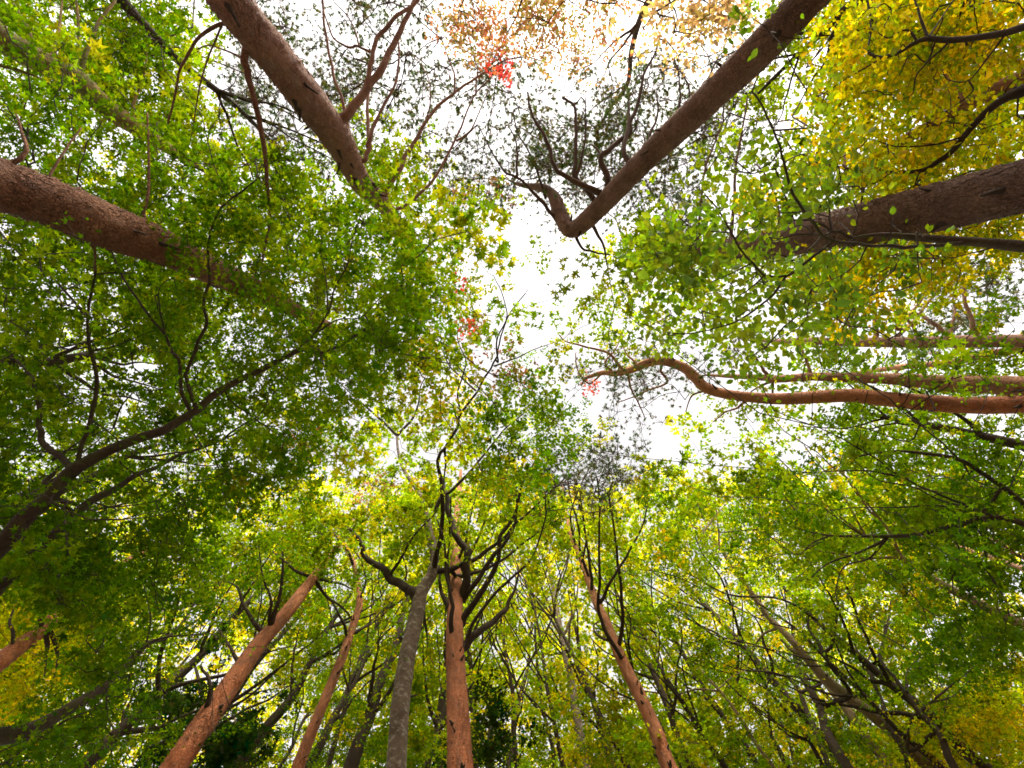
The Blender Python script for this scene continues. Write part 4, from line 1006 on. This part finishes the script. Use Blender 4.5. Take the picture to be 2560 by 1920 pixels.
        if pine:
            nt = 12; per = NL // nt
            kk = g.integers(0, K, (n, nt)); u = np.sqrt(g.uniform(.35, 1.1, (n, nt)))[..., None]
            ii = np.arange(n)[:, None]
            pos = cen[:, None] + (tip[ii, kk] - cen[:, None]) * u + g.normal(0, .02, (n, nt, 3))
            dirv = vd[ii, kk] + np.array([0, 0, .5])
            pos = np.repeat(pos.reshape(-1, 3), per, 0); dirv = np.repeat(dirv.reshape(-1, 3), per, 0)
            dirv = dirv / np.linalg.norm(dirv, axis=1)[:, None] + g.normal(0, .55, pos.shape); dirv /= np.linalg.norm(dirv, axis=1)[:, None]
            tc = np.array(PAL['p'])[g.integers(0, 3, n * nt)] * g.uniform(.8, 1.25, (n * nt, 1)); tc = np.repeat(tc, per, 0)
            sd = np.cross(dirv, g.normal(0, 1, pos.shape)); sd /= np.linalg.norm(sd, axis=1)[:, None]
            Lh = LL * g.uniform(.7, 1.2, (len(pos), 1))
            v = np.stack([pos + sd * .009, pos - sd * .009, pos + dirv * Lh], 1) - base
            groups.setdefault('p', []).append((v.reshape(-1, 3), np.arange(len(pos) * 3).reshape(-1, 3), np.repeat(tc, 3, 0)))
            continue
        kk = g.integers(0, K, (n, NL)); u = (g.uniform(.02, 1.0, (n, NL)) ** .6)[..., None]
        ii = np.arange(n)[:, None]
        tdir = vd[ii, kk]; tdir = tdir / np.linalg.norm(tdir, axis=-1, keepdims=True)
        side = np.stack([-tdir[..., 1], tdir[..., 0], np.zeros(kk.shape)], -1) * g.choice([-1, 1], kk.shape)[..., None]
        pos = cen[:, None] + (tip[ii, kk] - cen[:, None]) * u + side * g.uniform(0, .10, kk.shape)[..., None] * (RR / .42) + np.array([0, 0, 1]) * g.normal(0, .035, kk.shape)[..., None]
        pos = pos.reshape(-1, 3); td = (tdir * .8 + side * g.uniform(.1, 1.1, kk.shape)[..., None]).reshape(-1, 3)
        N = np.array([0, 0, 1.0]) + g.normal(0, .46, pos.shape); N /= np.linalg.norm(N, axis=1)[:, None]
        X = td + g.normal(0, .35, td.shape); X -= N * (X * N).sum(1, keepdims=True); X /= np.linalg.norm(X, axis=1)[:, None]
        Y = np.cross(N, X)
        size = LL * np.exp(g.normal(0, .27, len(pos)))
        pal = np.array(PAL[typ]); cl = pal[g.integers(0, len(pal), n)]
        tc = np.where((g.random((n, NL, 1)) < .6), cl[:, None], pal[g.integers(0, len(pal), (n, NL))]).reshape(-1, 3) * np.exp(g.normal(0, .14, (len(pos), 1))) * np.repeat(np.exp(g.normal(0, .26, (n, 1))), NL, 0)
        q2, dep = proj(pos)
        hgt = pos[:, 2] - CAM[2]
        sx, _ = clear_test(q2[:, 0], q2[:, 1], hgt, np.minimum(size * F / dep * .3, 6))
        keep = g.random(len(pos)) >= sx
        lpx = size * F / np.maximum(dep, .5)
        big = (q2[:, 0] > -60) & (q2[:, 0] < 2620) & (q2[:, 1] > -60) & (q2[:, 1] < 1980)
        groups.setdefault(typ, [])
        shape = 'oval' if typ in 'bYq' else 'maple'
        for cond, tpl in ((big & (lpx >= 13), OVAL if shape == 'oval' else MAPLE5), (big & (lpx >= 8.5) & (lpx < 13), KITE if shape == 'oval' else MAPLE3), (~big | (lpx < 8.5), KITE)):
            s = np.where(keep & cond)[0]
            if len(s): groups[typ].append(dict(tpl=tpl, pos=pos[s], X=X[s], Y=Y[s], N=N[s], size=size[s], tint=tc[s], lpx=lpx[s], q=q2[s], shape=shape))
    link('twigs', bag.mesh('twigs', MAT['pinetwig' if T['kind'] == 'pine' else 'twig']), root, 'stuff')
    # the biggest leaves in view are leaves of their own
    cand = []
    for typ, L in groups.items():
        if typ == 'p': continue
        for gi, d in enumerate(L):
            inside = (d['q'][:, 0] > 0) & (d['q'][:, 0] < 2560) & (d['q'][:, 1] > 0) & (d['q'][:, 1] < 1920) & (d['lpx'] >= leaf_px_min)
            for s in np.where(inside)[0]: cand.append((d['lpx'][s], typ, gi, s))
    cand.sort(reverse=True); cand = cand[:300]
    for (_, typ, gi, s) in cand:
        d = groups[typ][gi]
        o = bpy.data.objects.new('leaf', unit_leaf(d['shape'], np.round(d['tint'][s] / .03) * .03 + np.array([.0, .0, .006])))
        C.objects.link(o); o.parent = root
        m = np.column_stack([d['X'][s], d['Y'][s], d['N'][s]]) * d['size'][s]; p = d['pos'][s] - base
        o.matrix_basis = Matrix([list(m[0]) + [p[0]], list(m[1]) + [p[1]], list(m[2]) + [p[2]], [0, 0, 0, 1]])
    drop = {}
    for (_, typ, gi, s) in cand: drop.setdefault((typ, gi), []).append(s)
    NAMES = {'p': ('needles', 'needle', None), 'o': ('orange_leaves', 'leaf', 'rust orange leaves'), 'q': ('peach_leaves', 'leaf', 'peach coloured leaves'), 'r': ('red_leaves', 'leaf', 'red leaves'),
             'e': ('crown', 'leaf', None), 'Y': ('yellow_leaves', 'leaf', 'golden yellow leaves')}
    merged = {}
    for typ, L in groups.items():
        nm = NAMES.get(typ, ('crown', 'leaf_gloss' if typ == 'b' else 'leaf', None))
        for gi, d in enumerate(L):
            if typ == 'p': merged.setdefault(nm, []).append(d); nleaf_total += len(d[1]); continue
            msk = np.ones(len(d['pos']), bool); msk[drop.get((typ, gi), [])] = False
            V, Fc = d['tpl']; n = msk.sum()
            if not n: continue
            Mx = np.stack([d['X'][msk], d['Y'][msk], d['N'][msk]], 1) * d['size'][msk][:, None, None]
            v = np.einsum('vi,nij->nvj', V, Mx) + (d['pos'][msk] - base)[:, None]
            fc = (Fc[None] + (np.arange(n) * len(V))[:, None, None]).reshape(-1, 3)
            merged.setdefault(nm, []).append((v.reshape(-1, 3), fc, np.repeat(d['tint'][msk], len(V), 0)))
            nleaf_total += n
    for nm, parts in merged.items():
        o = 0; VV = []; FF = []; TT = []
        for v, f, t in parts:
            VV.append(v); FF.append(f + o); TT.append(t); o += len(v)
        ob = link(nm[0], make_mesh(nm[0], np.vstack(VV), [np.vstack(FF)], MAT[nm[1]], np.vstack(TT), smooth=False), root, 'stuff')
        if nm[2]: ob['label'] = nm[2]

for ti, T in enumerate(TREES): build_tree(ti, T)
tris = sum(len(p.loop_triangles) if False else sum(1 for _ in ()) for p in [])
tot = 0
for me in bpy.data.meshes: tot += len(me.loops) - 2 * len(me.polygons)
print('clumps', len(clumps), 'leaves', nleaf_total, 'mesh tris', tot, 'objects', len(bpy.data.objects), 'unit leaves', len(UNIT))
